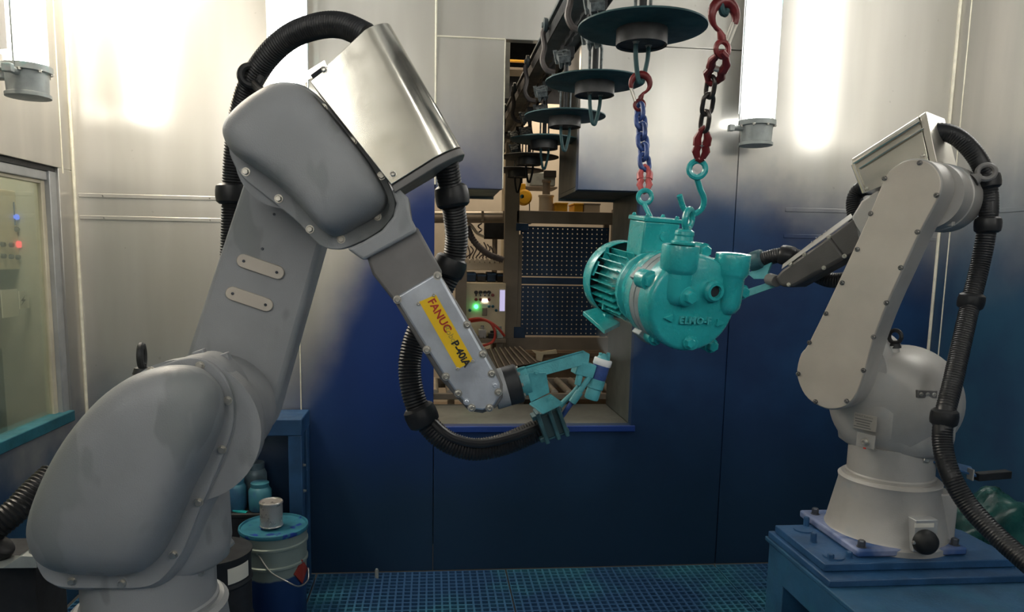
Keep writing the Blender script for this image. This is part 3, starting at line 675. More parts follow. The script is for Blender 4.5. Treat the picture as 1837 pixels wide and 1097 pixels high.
obj('upper_hose', hose_mb(hose_path([WY(*q) for q in H2], 14), .0245, .0065, 16, .045), 'rubber', t1, label='black ribbed hose arching over the elbow')
obj('hose_collar', collar_mb(WY(417, 348, 1.76), UP, .038, .046), 'rubber', t1)
obj('hose_ring', MB().torus(WY(449, 136, 1.66), unit((.35, -1, .1)), .020, .0085, 28, 10).tube([WY(458, 152, 1.66), WY(470, 165, 1.62), WY(480, 172, 1.55)], .010, 10), 'rubber', t1, label='black ring that guides the hose')
# cable connection at the back of its base
o = obj('cable_box', MB().bb(WY(-60, 1005, 1.50), A(WY(62, 1005, 1.50)[0], 1.62, .70)), 'dark', t1, bevel=.004)
quad_plate('cable_plate', [WY(-60, 1019, 1.44), WY(5, 1018, 1.44), WY(38, 997, 1.44), WY(66, 998, 1.44), WY(66, 1018, 1.44)], (0, 1, 0), .06, 'lampbody', t1, bevel=.003)
obj('base_hose', hose_mb(hose_path([WY(*q) for q in ((-60, 985, 1.5), (-15, 950, 1.5), (25, 918, 1.52), (62, 880, 1.56), (95, 850, 1.6))], 10), .027, .008, 16, .05), 'rubber', t1, label='black ribbed cable hose behind the base')
obj('hose_nut', collar_mb(WY(-4, 982, 1.49), WY(25, 918, 1.5)-WY(-15, 965, 1.5), .030, .028), 'rubber', t1)
o = obj('base_foot', MB().box(FL(AX1, HB+.012, WA), (.235, .20, .012)), mk, t1, bevel=.004)

# ---- the smaller looking silver robot on the right
AXR, WAR = -.10, -.21
t2 = thing('painting_robot', 'silver painting robot bolted to the blue pedestal beside the right wall', 'robot', BR, 'painting robots')
mk = 'robot_r'; HBR = BR[2]-FRo[2]
robot_lower(FR, t2, mk, HBR, -.228, .62, -.16, AXR, WAR, .116, True)
PLT = [(1587,320),(1560,384),(1506,501),(1452,613),(1437,634),(1430,661),(1432,682),(1444,708),(1463,724),(1489,733),(1518,727),(1537,703),(1550,666),(1566,608),(1590,545),(1619,481),(1648,418),(1679,360),(1687,333),(1683,311),(1669,294),(1650,287),(1627,288),(1605,299)]
pts = catmull(FR.pts(PLT, 0.), 3)
J3R = FR.uv(FR.px(1636, 346, 0.))
out = offset_ring(pts, 1.012)
obj('upper_arm', MB().prism([p-eR3*.006 for p in out], [p-eR3*AT for p in out]), mk, t2, bevel=.006, seg=3)
pc = obj('arm_cover', MB().prism(pts, [p-eR3*.007 for p in pts]), 'plate_r', t2, bevel=.002, label='flat beige arm cover with screws')
for x, y in ((1650,292),(1587,320),(1562,383),(1538,447),(1511,507),(1482,562),(1452,614),(1432,670),(1463,720),(1519,719),(1549,664),(1567,604),(1590,543),(1616,480),(1646,416),(1680,350)): bolt(pc, FR.px(x, y, 0.), eR3, .0052, .004, 'screw', False)
c3 = FR(J3R[0], J3R[1], -AT)
obj('elbow', MB().lathe(c3, -eR3, [(.088, -.002), (.088, .07), (.091, .072), (.091, .155), (.084, .165), (.06, .17)], 44), mk, t2, smooth=40)
eye_bolt(t2, FR.px(1748, 322, -.20), unit(A(.75, -.3, .6)), 'robot_dark', .020, .007, plane=unit(A(.5, .8, -.3)))
obj('elbow_boss', MB().box(FR.px(1702, 392, -.15), (.014, .010, .020), (eR1, eR3, UP)), mk, t2, bevel=.003)
# polished guard
GW = -.13
a0, b0, b1, a1 = FR.px(1551, 346, GW), FR.px(1531, 294, GW), FR.px(1651, 218, GW), FR.px(1668, 300, GW)
gdir = unit(b1-b0); gup = unit(np.cross(eR3, gdir)); gup = gup if gup[2] > 0 else -gup
def rsec(a, b, r=.022, dep=.16):
    o = [a, b]
    for q in np.linspace(0, math.pi/2, 6)[1:]: o.append(b+gup*r*math.sin(q)-eR3*r*(1-math.cos(q)))
    return o+[b+gup*r-eR3*dep, a-eR3*dep]
gd = obj('steel_guard', MB().rings([rsec(a0, b0), rsec(a1, b1)]), 'chrome', t2, bevel=.001, smooth=50, label='polished steel sheet guard')
obj('guard_lip', MB().tube([b0+eR3*.002, b1+eR3*.002], .005, 8), 'chrome', gd)
obj('guard_lip', MB().tube([b0+eR3*.003-gup*.002, a0+eR3*.003], .006, 8), 'chrome', gd)
obj('guard_lip', MB().tube([b0+eR3*.004-gup*.022+gdir*.01, b1+eR3*.004-gup*.022], .003, 8), 'chrome', gd)
obj('end_plate', MB().rings([[p+gdir*.002 for p in rsec(a1, b1)], [p+gdir*.020 for p in rsec(a1, b1)]]), 'sheet', t2, bevel=.002)
for x, y in ((1554, 338), (1656, 279)): bolt(gd, FR.px(x, y, GW), eR3, .005, .004, 'bolt', False)
# forearm
WFa = -.135
def rslab(name, px, w0, w1, m, bevel, **kw):
    P = FR.pts(px, w0); return obj(name, MB().prism(P, [p+eR3*(w1-w0) for p in P]), m, t2, bevel=bevel, **kw)
rslab('forearm_mount', [(1527, 389), (1545, 360), (1575, 340), (1600, 380), (1575, 430), (1540, 440)], WFa, WFa-.13, mk, .006, seg=3)
rslab('forearm_tube', [(1486, 424), (1532, 390), (1560, 436), (1516, 463)], WFa, WFa-.10, 'robot_dark2', .006)
fo = rslab('forearm', [(1389, 498), (1402, 483), (1488, 422), (1517, 462), (1422, 515), (1400, 514)], WFa, WFa-.095, 'robot_dark2', .010, seg=3)
ts = [FR.px(1402, 483, WFa-.004), FR.px(1486, 423, WFa-.004), FR.px(1530, 391, WFa-.004), FR.px(1526, 385, WFa-.03), FR.px(1468, 427, WFa-.03), FR.px(1404, 476, WFa-.03)]
ts_o = obj('top_strip', MB().prism(ts, [p+UP*.004 for p in ts]), mk, fo, bevel=.001, label='pale strip with a row of holes')
for x, y in ((1482,421),(1474,427),(1465,433),(1457,440)): bolt(ts_o, FR.px(x, y-3, WFa-.03)+UP*.004, UP, .004, .002, 'boltdark', False, 'plug', False)
for x, y in ((1487,425),(1443,456),(1418,473),(1515,459),(1478,480),(1415,510)): bolt(fo, FR.px(x, y, WFa), eR3, .005, .004, 'bolt', False)
WG = -.20
obj('wrist_ring', MB().cyl(FR.px(1394, 504, WG+.03), FR.px(1380, 500, WG), .019, n=24), 'robot_dark', t2, bevel=.002)
obj('bracket_arm', MB().prism(FR.pts([(1388, 503), (1330, 522), (1330, 536), (1392, 514)], WG), [p-eR3*.006 for p in FR.pts([(1388, 503), (1330, 522), (1330, 536), (1392, 514)], WG)]), 'tealgun', t2, bevel=.001)
obj('bracket_plate', MB().prism(FR.pts([(1384, 500), (1376, 492), (1384, 470), (1340, 490), (1352, 500)], WG+.01), [p-eR3*.01 for p in FR.pts([(1384, 500), (1376, 492), (1384, 470), (1340, 490), (1352, 500)], WG+.01)]), 'tealgun', t2, bevel=.001)
obj('hose_clamp', collar_mb(FR.px(1358, 467, WG), FR.px(1372, 463, WG)-FR.px(1340, 474, WG), .034, .05), 'rubber_teal', t2)
# hoses
S1 = [(1562, 335, -.30), (1543, 340, -.31), (1533, 360, -.31), (1536, 392, -.30), (1550, 440, -.29), (1548, 478, -.28), (1522, 499, -.27), (1490, 502, -.26), (1462, 490, -.26), (1440, 468, -.24), (1420, 457, -.22), (1396, 458, -.21), (1368, 465, -.20)]
hp = hose_path([FR.px(*q) for q in S1], 12)
obj('forearm_hose', hose_mb(hp, .024, .007, 14, .03), 'rubber', t2, label='black ribbed hose looping behind the forearm')
obj('hose_collar', collar_mb(FR.px(1412, 458, -.215), FR.px(1440, 466, -.24)-FR.px(1396, 458, -.21), .032, .05), 'rubber', t2)
S2p = [(1640, 262, -.20), (1660, 243, -.21), (1685, 236, -.22), (1712, 243, -.235), (1738, 264, -.25), (1758, 292, -.26), (1770, 325, -.27), (1774, 370, -.27), (1769, 420, -.27), (1757, 480, -.26), (1742, 540, -.22), (1726, 610, -.15), (1708, 690, -.07), (1694, 748, -.02), (1691, 795, .0), (1704, 848, .02), (1737, 905, .03), (1790, 962, .05), (1850, 1015, .08)]
hp = hose_path([FR.px(*q) for q in S2p], 12)
obj('arm_hose', hose_mb(hp, .0235, .007, 16, .025), 'rubber', t2, label='long black hose hanging beside the arm')
for x, y, w_, a, b in ((1771, 325, -.27, (1766, 300), (1773, 360)), (1772, 403, -.27, (1774, 370), (1769, 430)), (1742, 540, -.22, (1757, 480), (1726, 610)), (1694, 748, -.02, (1700, 720), (1691, 790))):
    obj('hose_collar', collar_mb(FR.px(x, y, w_), FR.px(*b, w_)-FR.px(*a, w_), .033, .042), 'rubber', t2)
# details of the lower body
def on_body(x, y, w_): return FR.px(x, y, w_)
eye_bolt(t2, FR.px(1606, 622, -.17), unit(A(-.1, 0, 1)), 'darksteel', .018, .006, plane=unit(eR3+.2*eR1), name='eye_bolt')
obj('boss', MB().cyl(FR.px(1604, 640, -.17), FR.px(1602, 620, -.17), .016, n=16), mk, t2)
def tilt_plate(name, x, y, D_, hx, hz, m, nrm=None, th=.002, parent=None):
    n = unit(A(-.45, -.89, 0)) if nrm is None else unit(nrm); sx = unit(np.cross(n, UP)); sx = sx if sx[0] > 0 else -sx
    return obj(name, MB().box(CAMC+ray(x, y)*D_, (hx, th, hz), (sx, n, UP)), m, parent or t2, bevel=.001)
n1 = unit(A(-.55, -.83, 0)); tang = unit(np.cross(n1, UP)); tang = tang if tang[0] > 0 else -tang
def depth_on_axis(x, y, rad):
    """distance along the camera axis where the pixel ray meets the robot's turning column of radius rad"""
    c = FR(AXR, 0, WAR); d = ray(x, y); dx, dy = d[0], d[1]
    a_ = dx*dx+dy*dy; b_ = -2*(dx*c[0]+dy*c[1]); c_ = c[0]**2+c[1]**2-rad**2; q = max(0, b_*b_-4*a_*c_)
    return (-b_-math.sqrt(q))/(2*a_)
def column_pt(x, y, rad): p = CAMC+ray(x, y)*depth_on_axis(x, y, rad); n = unit((p-FR(AXR, 0, WAR))*A(1, 1, 0)); return p, n
p, n = column_pt(1552, 757, .139); tilt_plate('rating_plate', 1552, 757, depth_on_axis(1552, 757, .139), .034, .022, 'plate_r', n)
sx = unit(np.cross(n, UP)); sx = sx if sx[0] > 0 else -sx
text(t2, 'lettering', 'FANUC Robotics', p+n*.0026-sx*.030+UP*.016, sx, n, .0075, 'robot_dark', .0001)
for k in range(4): obj('print_line', MB().box(p+n*.0026-sx*(.004+.002*(k % 2))+UP*(.007-.0075*k), (.026-.003*(k % 3), .0003, .0012), (sx, n, UP)), 'robot_dark', t2)
p, n = column_pt(1553, 792, .141); bp_ = tilt_plate('plug_pad', 1553, 790, depth_on_axis(1553, 790, .140), .027, .020, mk, n)
bolt(t2, p+n*.003, n, .009, .008, 'bolt', False, 'plug'); obj('plug_mark', MB().box(p+n*.003-UP*.018, (.004, .001, .002), (sx, n, UP)), 'ink_red', t2)
n = unit(A(-.15, -.98, .1)); hb_p = FR.px(1660, 706, -.125); sx_ = unit(np.cross(n, UP)); sx_ = sx_ if sx_[0] > 0 else -sx_
o = obj('hole_bracket', MB().box(hb_p, (.026, .012, .011), (sx_, n, UP)), 'robot_dark', t2, bevel=.002)
for k in (-1, 0, 1): bolt(o, hb_p+n*.012+sx_*k*.017, n, .004, .003, 'bolt', False)
# base connector pad, square foot with bolts
bx0 = A(BR[0]+.055, BR[1]-.128, BR[2]+.004)
obj('base_rear_box', MB().bb(A(BR[0]+.02, BR[1]-.105, BR[2]+.004), A(BR[0]+.132, BR[1]+.10, BR[2]+.160)), mk, t2, bevel=.006)
def front(x, y, Y): return WY(x, y, Y)
yb = BR[1]-.176
obj('connector_plate', MB().bb(front(1638, 990, yb), front(1684, 932, yb)+A(0, .06, 0)), 'frame', t2, bevel=.002)
obj('connector_label', MB().bb(front(1641, 946, yb-.001), front(1676, 938, yb-.001)+A(0, .002, 0)), 'paper', t2)
o = obj('connector', MB().lathe(front(1657, 970, yb), (0, -1, 0), [(.034, 0), (.034, .012), (.030, .022), (.018, .032), (.004, .034)], 24), 'darksteel', t2)
for k in (-1, 1): bolt(o, front(1657, 972, yb-.014)+A(k*.030, 0, 0), (0, -1, 0), .004, .005)
ft = obj('base_foot', MB().bb(A(BR[0]-.195, BR[1]-.160, BR[2]+.001), A(BR[0]+.128, BR[1]+.16, BR[2]+.024)), 'foot', t2, bevel=.006, label='blue stained base foot')
for dx, dy in ((-.172, -.138), (.105, -.138), (-.165, .12), (.115, .12)): bolt(ft, BR+A(dx, dy, .024), UP, .010, .018, 'boltdark', True)
# brush arm beside the base
a = WY(1652, 824, 1.86); bb_ = WY(1745, 852, 1.80)
o = obj('side_bracket', MB().prism([WY(1650, 818, 1.86), WY(1665, 816, 1.90), WY(1742, 836, 1.95), WY(1752, 852, 1.84)], [p-UP*.006 for p in (WY(1650, 818, 1.86), WY(1665, 816, 1.90), WY(1742, 836, 1.95), WY(1752, 852, 1.84))]), 'bluesteel', t2, bevel=.001)
obj('bracket_ear', MB().bb(WY(1648, 833, 1.85), WY(1656, 814, 1.85)+A(0, .006, 0)), mk, t2, bevel=.001)
bolt(o, WY(1658, 824, 1.845), A(.8, -.6, 0), .008, .012, 'bolt')
obj('stop_block', MB().box(WY(1780, 852, 1.87), (.055, .012, .011), (unit(A(1, .1, .03)), unit(A(-.1, 1, 0)), UP)), 'darksteel', t2, bevel=.002)
obj('bracket_tab', MB().box(WY(1741, 850, 1.84), (.002, .012, .016)), mk, t2, bevel=.001)

# ---- pedestals
pz = .700
pd = thing('robot_pedestal', 'blue steel pedestal under the silver robot', 'pedestal', (1.5, 1.7, 0), 'robot pedestals')
px0, px1, py0, py1 = 1.040, 2.2, 1.12, 2.075
obj('top_plate', MB().bb((px0, py0, pz-.014), (px1, py1, pz)), 'pedestal', pd, bevel=.003)
obj('middle_plate', MB().bb((1.045, 1.715, pz), (1.66, 2.065, pz+.020)), 'pedblue', pd, bevel=.003)
up_ = obj('robot_plate', MB().bb((1.058, 1.765, pz+.021), (1.62, 2.05, BR[2])), 'pedblue', pd, bevel=.003)
for p_ in ((0, 0), (1, 0), (0, 1), (1, 1)):
    xx = px0+.01 if p_[0] == 0 else px1-.11; yy = py0+.01 if p_[1] == 0 else py1-.11
    obj('leg', MB().bb((xx, yy, 0), (xx+.10, yy+.10, pz-.014)), 'pedestal', pd, bevel=.004)
for nm, a, b in (('side_rail', (px0+.004, py0+.11, pz-.11), (px0+.06, py1-.11, pz-.014)), ('side_rail', (px1-.06, py0+.11, pz-.11), (px1-.004, py1-.11, pz-.014)), ('cross_rail', (px0+.11, py0+.004, pz-.11), (px1-.11, py0+.06, pz-.014)), ('cross_rail', (px0+.11, py1-.06, pz-.11), (px1-.11, py1-.004, pz-.014))):
    obj(nm, MB().bb(a, b), 'pedestal', pd, bevel=.003)
for x, y, h in ((1446, 930, .030), (1459, 957, .026), (1490, 988, .014), (1523, 985, .016), (1473, 928, .012)):
    q = WZ(x, y+14, BR[2]); bolt(up_, q, UP, .0085, h, 'pedblue'); 
for x, y in ((1441, 950), (1495, 998)):
    obj('washer', MB().cyl(WZ(x, y, BR[2])-UP*.001, WZ(x, y, BR[2])+UP*.004, .028, n=24), 'pedblue', up_)
pe = thing('robot_pedestal', 'steel pedestal under the large grey robot, almost wholly below the frame', 'pedestal', (FL(AX1, 0, WA)[0], FL(AX1, 0, WA)[1], 0), 'robot pedestals')
cxl, cyl_ = FL(AX1, 0, WA)[:2]; pzl = j2[2]+HB
obj('top_plate', MB().bb((cxl-.32, cyl_-.26, pzl-.03), (cxl+.26, cyl_+.26, pzl)), 'pedestal', pe, bevel=.004)
for sx_ in (-.30, .16):
    for sy_ in (-.24, .16): obj('leg', MB().bb((cxl+sx_, cyl_+sy_, 0), (cxl+sx_+.08, cyl_+sy_+.08, pzl-.03)), 'pedestal', pe, bevel=.004)

# ------------------------------------------------------------------ the pump that is being painted
hd = WY(1245, 545, 1.50); cw = WY(1089, 492, 1.93)
pa = unit(hd-cw); pr = unit(np.cross(UP, pa)); pr = unit(pr-UP*.035); pu = np.cross(pa, pr)
PLn = np.linalg.norm(hd-cw)
P_ = lambda r, u, a: hd+pr*r+pu*u+pa*a
pp = lambda x, y, a=0.: WP(x, y, hd+pa*a, pa)
pump = thing('pump', 'turquoise liquid ring pump with motor hanging from two chains between the robots', 'pump', P_(0, -.11, -.2))
def pobj(n, mb, m='teal', parent=None, bevel=0, **kw): return obj(n, mb, m, parent or pump, bevel=bevel, **kw)
RH = .106
pobj('head_cover', MB().lathe(P_(0, 0, -.055), pa, [(RH*.97, 0), (RH, .003), (RH, .040), (RH*.985, .048), (RH*.95, .054), (RH*.90, .0565)], 56), smooth=45)
pobj('gasket_ring', MB().lathe(P_(0, 0, -.098), pa, [(RH*.985, 0), (RH*.985, .020), (RH*.96, .021), (RH*.96, .023), (RH*.985, .024), (RH*.985, .043)], 56), 'teal_bare', label='grey unpainted middle ring')
pobj('casing', MB().lathe(P_(0, 0, -.185), pa, [(.082, 0), (.088, .02), (.098, .045), (RH*.99, .060), (RH*.99, .087)], 56))
pobj('motor_shield', MB().lathe(P_(0, 0, -.215), pa, [(.070, 0), (.086, .006), (.090, .016), (.090, .026), (.082, .034)], 48))
LM = PLn-.080
pobj('motor_body', MB().lathe(P_(0, 0, -LM-.005), pa, [(.070, 0), (.070, LM-.20)], 48))
fl_n = 0
for k in range(30):
    q = 2*math.pi*k/30
    if math.radians(62) < q < math.radians(118): continue
    d_ = pr*math.cos(q)+pu*math.sin(q); t_ = np.cross(pa, d_)
    pobj('cooling_fin', MB().box(P_(0, 0, -(LM+.215)/2)+d_*.080, (.013, .0014, (LM-.215)/2), (d_, t_, pa)), smooth=0)
pobj('fan_cowl', MB().lathe(P_(0, 0, -LM+.030), -pa, [(.097, .012), (.097, 0), (.099, 0), (.100, .012), (.100, .040), (.094, .054), (.08, .060), (.03, .062)], 56, cap0=False))
pobj('cowl_inside', MB().lathe(P_(0, 0, -LM+.014), pa, [(.0965, 0), (.0965, .003)], 40), 'dark')
# terminal box
q4 = [pp(1158, 396, -.20), pp(1221, 404, -.20), pp(1221, 446, -.20), pp(1160, 442, -.20)]
r0 = np.dot(q4[0]-hd, pr); r1 = np.dot(q4[1]-hd, pr); ut = np.dot(q4[0]-hd, pu); ub = .074
pobj('terminal_box', MB().box(P_((r0+r1)/2, (ut+ub)/2, -.240), ((r1-r0)/2, (ut-ub)/2, .040), (pr, pu, pa)), bevel=.004)
pobj('box_lid', MB().box(P_((r0+r1)/2, ut+.004, -.240), ((r1-r0)/2+.003, .005, .043), (pr, pu, pa)), bevel=.002)
pobj('box_saddle', MB().box(P_((r0+r1)/2, ub-.002, -.240), ((r1-r0)/2-.006, .012, .036), (pr, pu, pa)), bevel=.004)
for s in (-1, 1):
    for s2 in (-1, 1): bolt(pump, P_((r0+r1)/2+s*(r1-r0)*.42, ut+.009, -.240+s2*.034), pu, .005, .006, 'teal', False, 'screw')
pobj('cable_plug', MB().lathe(pp(1191, 424, -.20), pa, [(.011, -.002), (.011, .003), (.008, .0035)], 20))
# ears, name plate and foot of the motor
for x, y in ((1089, 452), (1109, 458)):
    c = pp(x, y, -.33); pobj('motor_ear', MB().prism([c+pr*.010-pu*.020, c-pr*.010-pu*.020, c-pr*.004+pu*.012, c+pr*.004+pu*.012], [c+pr*.010-pu*.020-pa*.004, c-pr*.010-pu*.020-pa*.004, c-pr*.004+pu*.012-pa*.004, c+pr*.004+pu*.012-pa*.004]))
d_ = unit(-pr*.94+pu*.30); t_ = np.cross(pa, d_)
pobj('name_plate', MB().box(P_(0, 0, -.345)+d_*.091, (.0015, .019, .022), (d_, t_, pa)), bevel=.001)
for x, y in ((1084, 545), (1102, 555)):
    c = pp(x, y, -.30); pobj('motor_ear', MB().box(c, (.004, .014, .004), (pr, pu, pa)))
ft_ = [pp(1046, 558, -.34), pp(1070, 551, -.34), pp(1113, 578, -.27), pp(1085, 592, -.24)]
pobj('foot', MB().prism(ft_, [p-pu*.010 for p in ft_]).box(P_(-.05, -.097, -.315), (.012, .014, .02), (pr, pu, pa)), bevel=.001)
# ports
def port(x, y, x2, y2, a, R, h1, h2, r2, nm):
    c = pp(x, y, a); dn = unit(pp(x2, y2, a)-c)
    pobj(nm, MB().lathe(c, dn, [(R*.70, .012), (R*.70, .001), (R*.97, 0), (R, .003), (R, h1), (R*.93, h1+.006), (r2, h1+.012), (r2, h1+h2), (r2*.93, h1+h2+.014), (r2*.68, h1+h2+.026), (r2*.25, h1+h2+.032)], 40, cap0=True), bevel=0, smooth=40)
port(1222, 439, 1209, 540, -.012, .0395, .048, .050, .0315, 'outlet_port')
port(1316, 455, 1302, 560, -.012, .0375, .040, .062, .0300, 'inlet_port')
pobj('port_neck', MB().box(P_(.012, .075, -.035), (.058, .022, .022), (pr, pu, pa)), bevel=.012, seg=3)
# plugs, bosses and bolts of the head
c = pp(1234, 532, .018); pobj('boss', MB().lathe(c-pa*.014, pa, [(.022, -.02), (.0215, .012), (.019, .016)], 28)); bolt(pump, pp(1236, 533, .020), pa, .0135, .014, 'teal', True, 'plug')
c = pp(1284, 523, .016); pobj('boss', MB().lathe(c-pa*.016, pa, [(.024, -.014), (.0235, .012), (.019, .018), (.013, .018), (.012, .008)], 28)); pobj('plug_hole', MB().lathe(c-pa*.006, pa, [(.0118, 0), (.0118, .001)], 20), 'dark')
pobj('boss', MB().lathe(pp(1236, 613, -.01), pa, [(.016, -.01), (.0155, .014), (.014, .016)], 24)); bolt(pump, pp(1236, 614, .006), pa, .011, .010, 'teal', True, 'plug')
for x, y, a, s in ((1168, 504, -.030, 1.3), (1177, 606, -.060, 1.05), (1277, 620, -.062, 1.0), (1333, 524, -.055, 1.0), (1264, 450, -.045, 1.0)):
    c = pp(x, y, a); pobj('lug', MB().lathe(c-pa*.040, pa, [(.0165*s, 0), (.0165*s, .034), (.015*s, .038)], 20))
    bolt(pump, c-pa*.003, pa, .0128*s, .013, 'teal', True)
for x, y, a in ((1153, 498, -.085), (1156, 597, -.105)):
    pobj('lug_block', MB().box(pp(x, y, a), (.019, .015, .018), (unit(pr*.8-pu*.6), unit(pu*.8+pr*.6), pa)), 'teal_bare', bevel=.002)
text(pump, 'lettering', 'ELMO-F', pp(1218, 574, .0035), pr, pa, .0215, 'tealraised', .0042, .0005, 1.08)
def arrow(x, y, s):
    c = pp(x, y, .0015); L = [c+pr*.011*s, c-pr*.009*s+pu*.008, c-pr*.009*s-pu*.008]
    pobj('arrow_mark', MB().prism(L, [p+pa*.006 for p in L]))
arrow(1198, 570, -1); arrow(1291, 578, 1)
# lifting eye screwed into the outlet
en = pp(1226, 433, -.03)
pobj('eye_neck', MB().lathe(en-pu*.006, pu, [(.026, 0), (.026, .006), (.021, .008), (.0195, .018), (.021, .020), (.020, .028), (.014, .032)], 20), bevel=.001)
ec = pp(1235, 393, -.03); enr = unit(pr*.62+pa*.78)
pobj('lifting_eye', MB().torus(ec, enr, .0205, .0068, 28, 10))

# ------------------------------------------------------------------ conveyor, pendants, chains
rl = thing('conveyor_rail', 'dark overhead conveyor rail running through the slot in the back wall', 'rail', (.535, 3, 2.44))
RX0, RX1, RZ = .468, .602, 2.435
obj('lower_flange', MB().bb((RX0, .6, RZ), (RX1, 7.0, RZ+.012)), 'rail', rl, bevel=.001)
obj('web', MB().bb((.528, .6, RZ+.012), (.542, 7.0, RZ+.065)), 'rail', rl)
obj('upper_flange', MB().bb((RX0, .6, RZ+.065), (RX1, 7.0, RZ+.077)), 'rail', rl, bevel=.001)
obj('side_angle', MB().bb((RX0-.004, .6, RZ-.018), (RX0, 7.0, RZ+.03)).bb((RX1, .6, RZ-.018), (RX1+.004, 7.0, RZ+.03)), 'darksteel', rl)
obj('drive_chain', MB().tube([A(.535, y, RZ-.03) for y in np.arange(.7, 6.9, .05)], [.016 if i % 2 else .008 for i in range(len(np.arange(.7, 6.9, .05)))], 8), 'darksteel', rl)
for y in (2.2, 5.6, 6.6): obj('hanger', MB().bb((.50, y-.03, RZ+.077), (.57, y+.03, ZT+.0 if y < D else 3.4)), 'rail', rl, bevel=.002)
def pendant(k):
    Y = 1.923+.549*k; X = .540; dz = 2.150-.010*max(k, 0)
    where = ['nearest pendant, cut off by the top of the frame', 'large dark green disc pendant holding the blue chain', 'second dark green disc pendant behind the one with the blue chain', 'third dark green disc pendant behind the one with the blue chain', 'disc pendant in the slot of the back wall', 'dark disc pendant just behind the back wall', 'farthest dark disc pendant in the hall'][k+1]
    t = thing('conveyor_pendant', where, 'pendant', (X, Y, dz), 'disc pendants on the conveyor')
    dm = 'tealdark' if k < 4 else 'darksteel'
    R = .166
    obj('disc', MB().lathe((X, Y, dz-.012), UP, [(R*.96, .002), (R, .004), (R, .008), (R*.86, .014), (.05, .018), (.02, .022)], 56), dm, t, smooth=30)
    obj('cup', MB().lathe((X, Y, dz-.050), UP, [(.060, .004), (.066, 0), (.066, .040), (.060, .043)], 36, False, False).lathe((X, Y, dz-.044), UP, [(.0655, 0), (.0655, .002)], 36), 'cup', t, smooth=30)
    lp = [A(X-.018, Y-.012, dz-.043), A(X-.016, Y-.010, dz-.085), A(X-.006, Y-.004, dz-.134), A(X+.002, Y+.001, dz-.142), A(X+.009, Y+.006, dz-.134), A(X+.022, Y+.014, dz-.080), A(X+.024, Y+.016, dz-.043)]
    obj('hook_loop', MB().tube(hose_path(lp, 5), .0062, 10), 'tealdark' if k < 4 else 'darksteel', t)
    for q in (0, -1): bolt(t, lp[q], (0, 0, -1), .007, .006)
    for s in (-1, 1):
        L = [A(X+s*.020, Y, dz+.006), A(X+s*.020, Y, dz+.10), A(X+s*.010, Y, dz+.14), A(X+s*.004, Y, dz+.19)]
        obj('fork_plate', MB().tube(L, [.004, .005, .005, .004], 6), 'grip', t)
    obj('hanger_rod', MB().cyl((X, Y, dz+.005), (X, Y, dz+.24), .010, n=12).box((X, Y, dz+.235), (.022, .05, .022)), 'darksteel', t, bevel=.001)
    for gx, gy, gz in ((-.035, -.09, .115), (-.050, -.20, .175)):
        mb = MB(); gc = A(X+gx, Y+gy, dz+gz); ax_ = (unit((1, .1, .2)), unit((0, 1, .5)), unit((-.2, -.5, 1)))
        mb.box(gc, (.022, .045, .012), ax_)
        for q in range(7):
            q0 = gc+ax_[0]*(.024-.008*q)+ax_[1]*(.03*math.sin(q*2.3)); mb.prism([q0-ax_[0]*.008+ax_[2]*.016, q0+ax_[0]*.008+ax_[2]*.016, q0+ax_[0]*.006-ax_[2]*.030-ax_[1]*.01, q0-ax_[0]*.001-ax_[2]*(.040+.01*math.sin(q*5))], [p+ax_[1]*.022 for p in (q0-ax_[0]*.008+ax_[2]*.016, q0+ax_[0]*.008+ax_[2]*.016, q0+ax_[0]*.006-ax_[2]*.030, q0-ax_[0]*.001-ax_[2]*.036)])
        obj('grip', mb, 'grip', t, label='grip crusted with grey flakes')
    arm_ = [A(RX0-.012, Y-.02, RZ+.03), A(RX0-.030, Y-.02, RZ+.005), A(RX0-.022, Y-.02, RZ-.05), A(RX0-.030, Y-.02, RZ-.10), A(RX0-.012, Y-.02, RZ-.135), A(X-.05, Y-.02, RZ-.145)]
    obj('trolley_arm', MB().tube(hose_path(arm_, 5), .011, 8), 'bracketbrown', t)
    obj('trolley_wheel', MB().lathe((RX0-.016, Y-.02, RZ+.035), (-1, 0, 0), [(.024, -.004), (.028, 0), (.028, .012), (.012, .014), (.010, .020)], 20), 'rail', t)
    return t, lp[3]
loops = {k: pendant(k)[1] for k in range(-1, 6)}
def hook_mb(c, s, xd, zd):
    """open lifting hook in the plane xd / zd, bowl centre c, size s; eye below when zd points down"""
    yd = np.cross(xd, zd)
    th = np.linspace(math.radians(205), math.radians(-70), 22)
    path = [c+s*(xd*math.cos(t)+zd*math.sin(t)) for t in th]
    r = [s*(.16+.24*math.sin(math.pi*min(1, (i+1)/22*1.1))**.9) for i in range(22)]
    path += [c+s*(xd*.10-zd*1.35), c+s*(xd*.02-zd*1.60)]; r += [s*.30, s*.27]
    m = MB().tube(path, r, 12); m.torus(c-zd*s*2.15, yd, s*.52, s*.19, 24, 8)
    return m
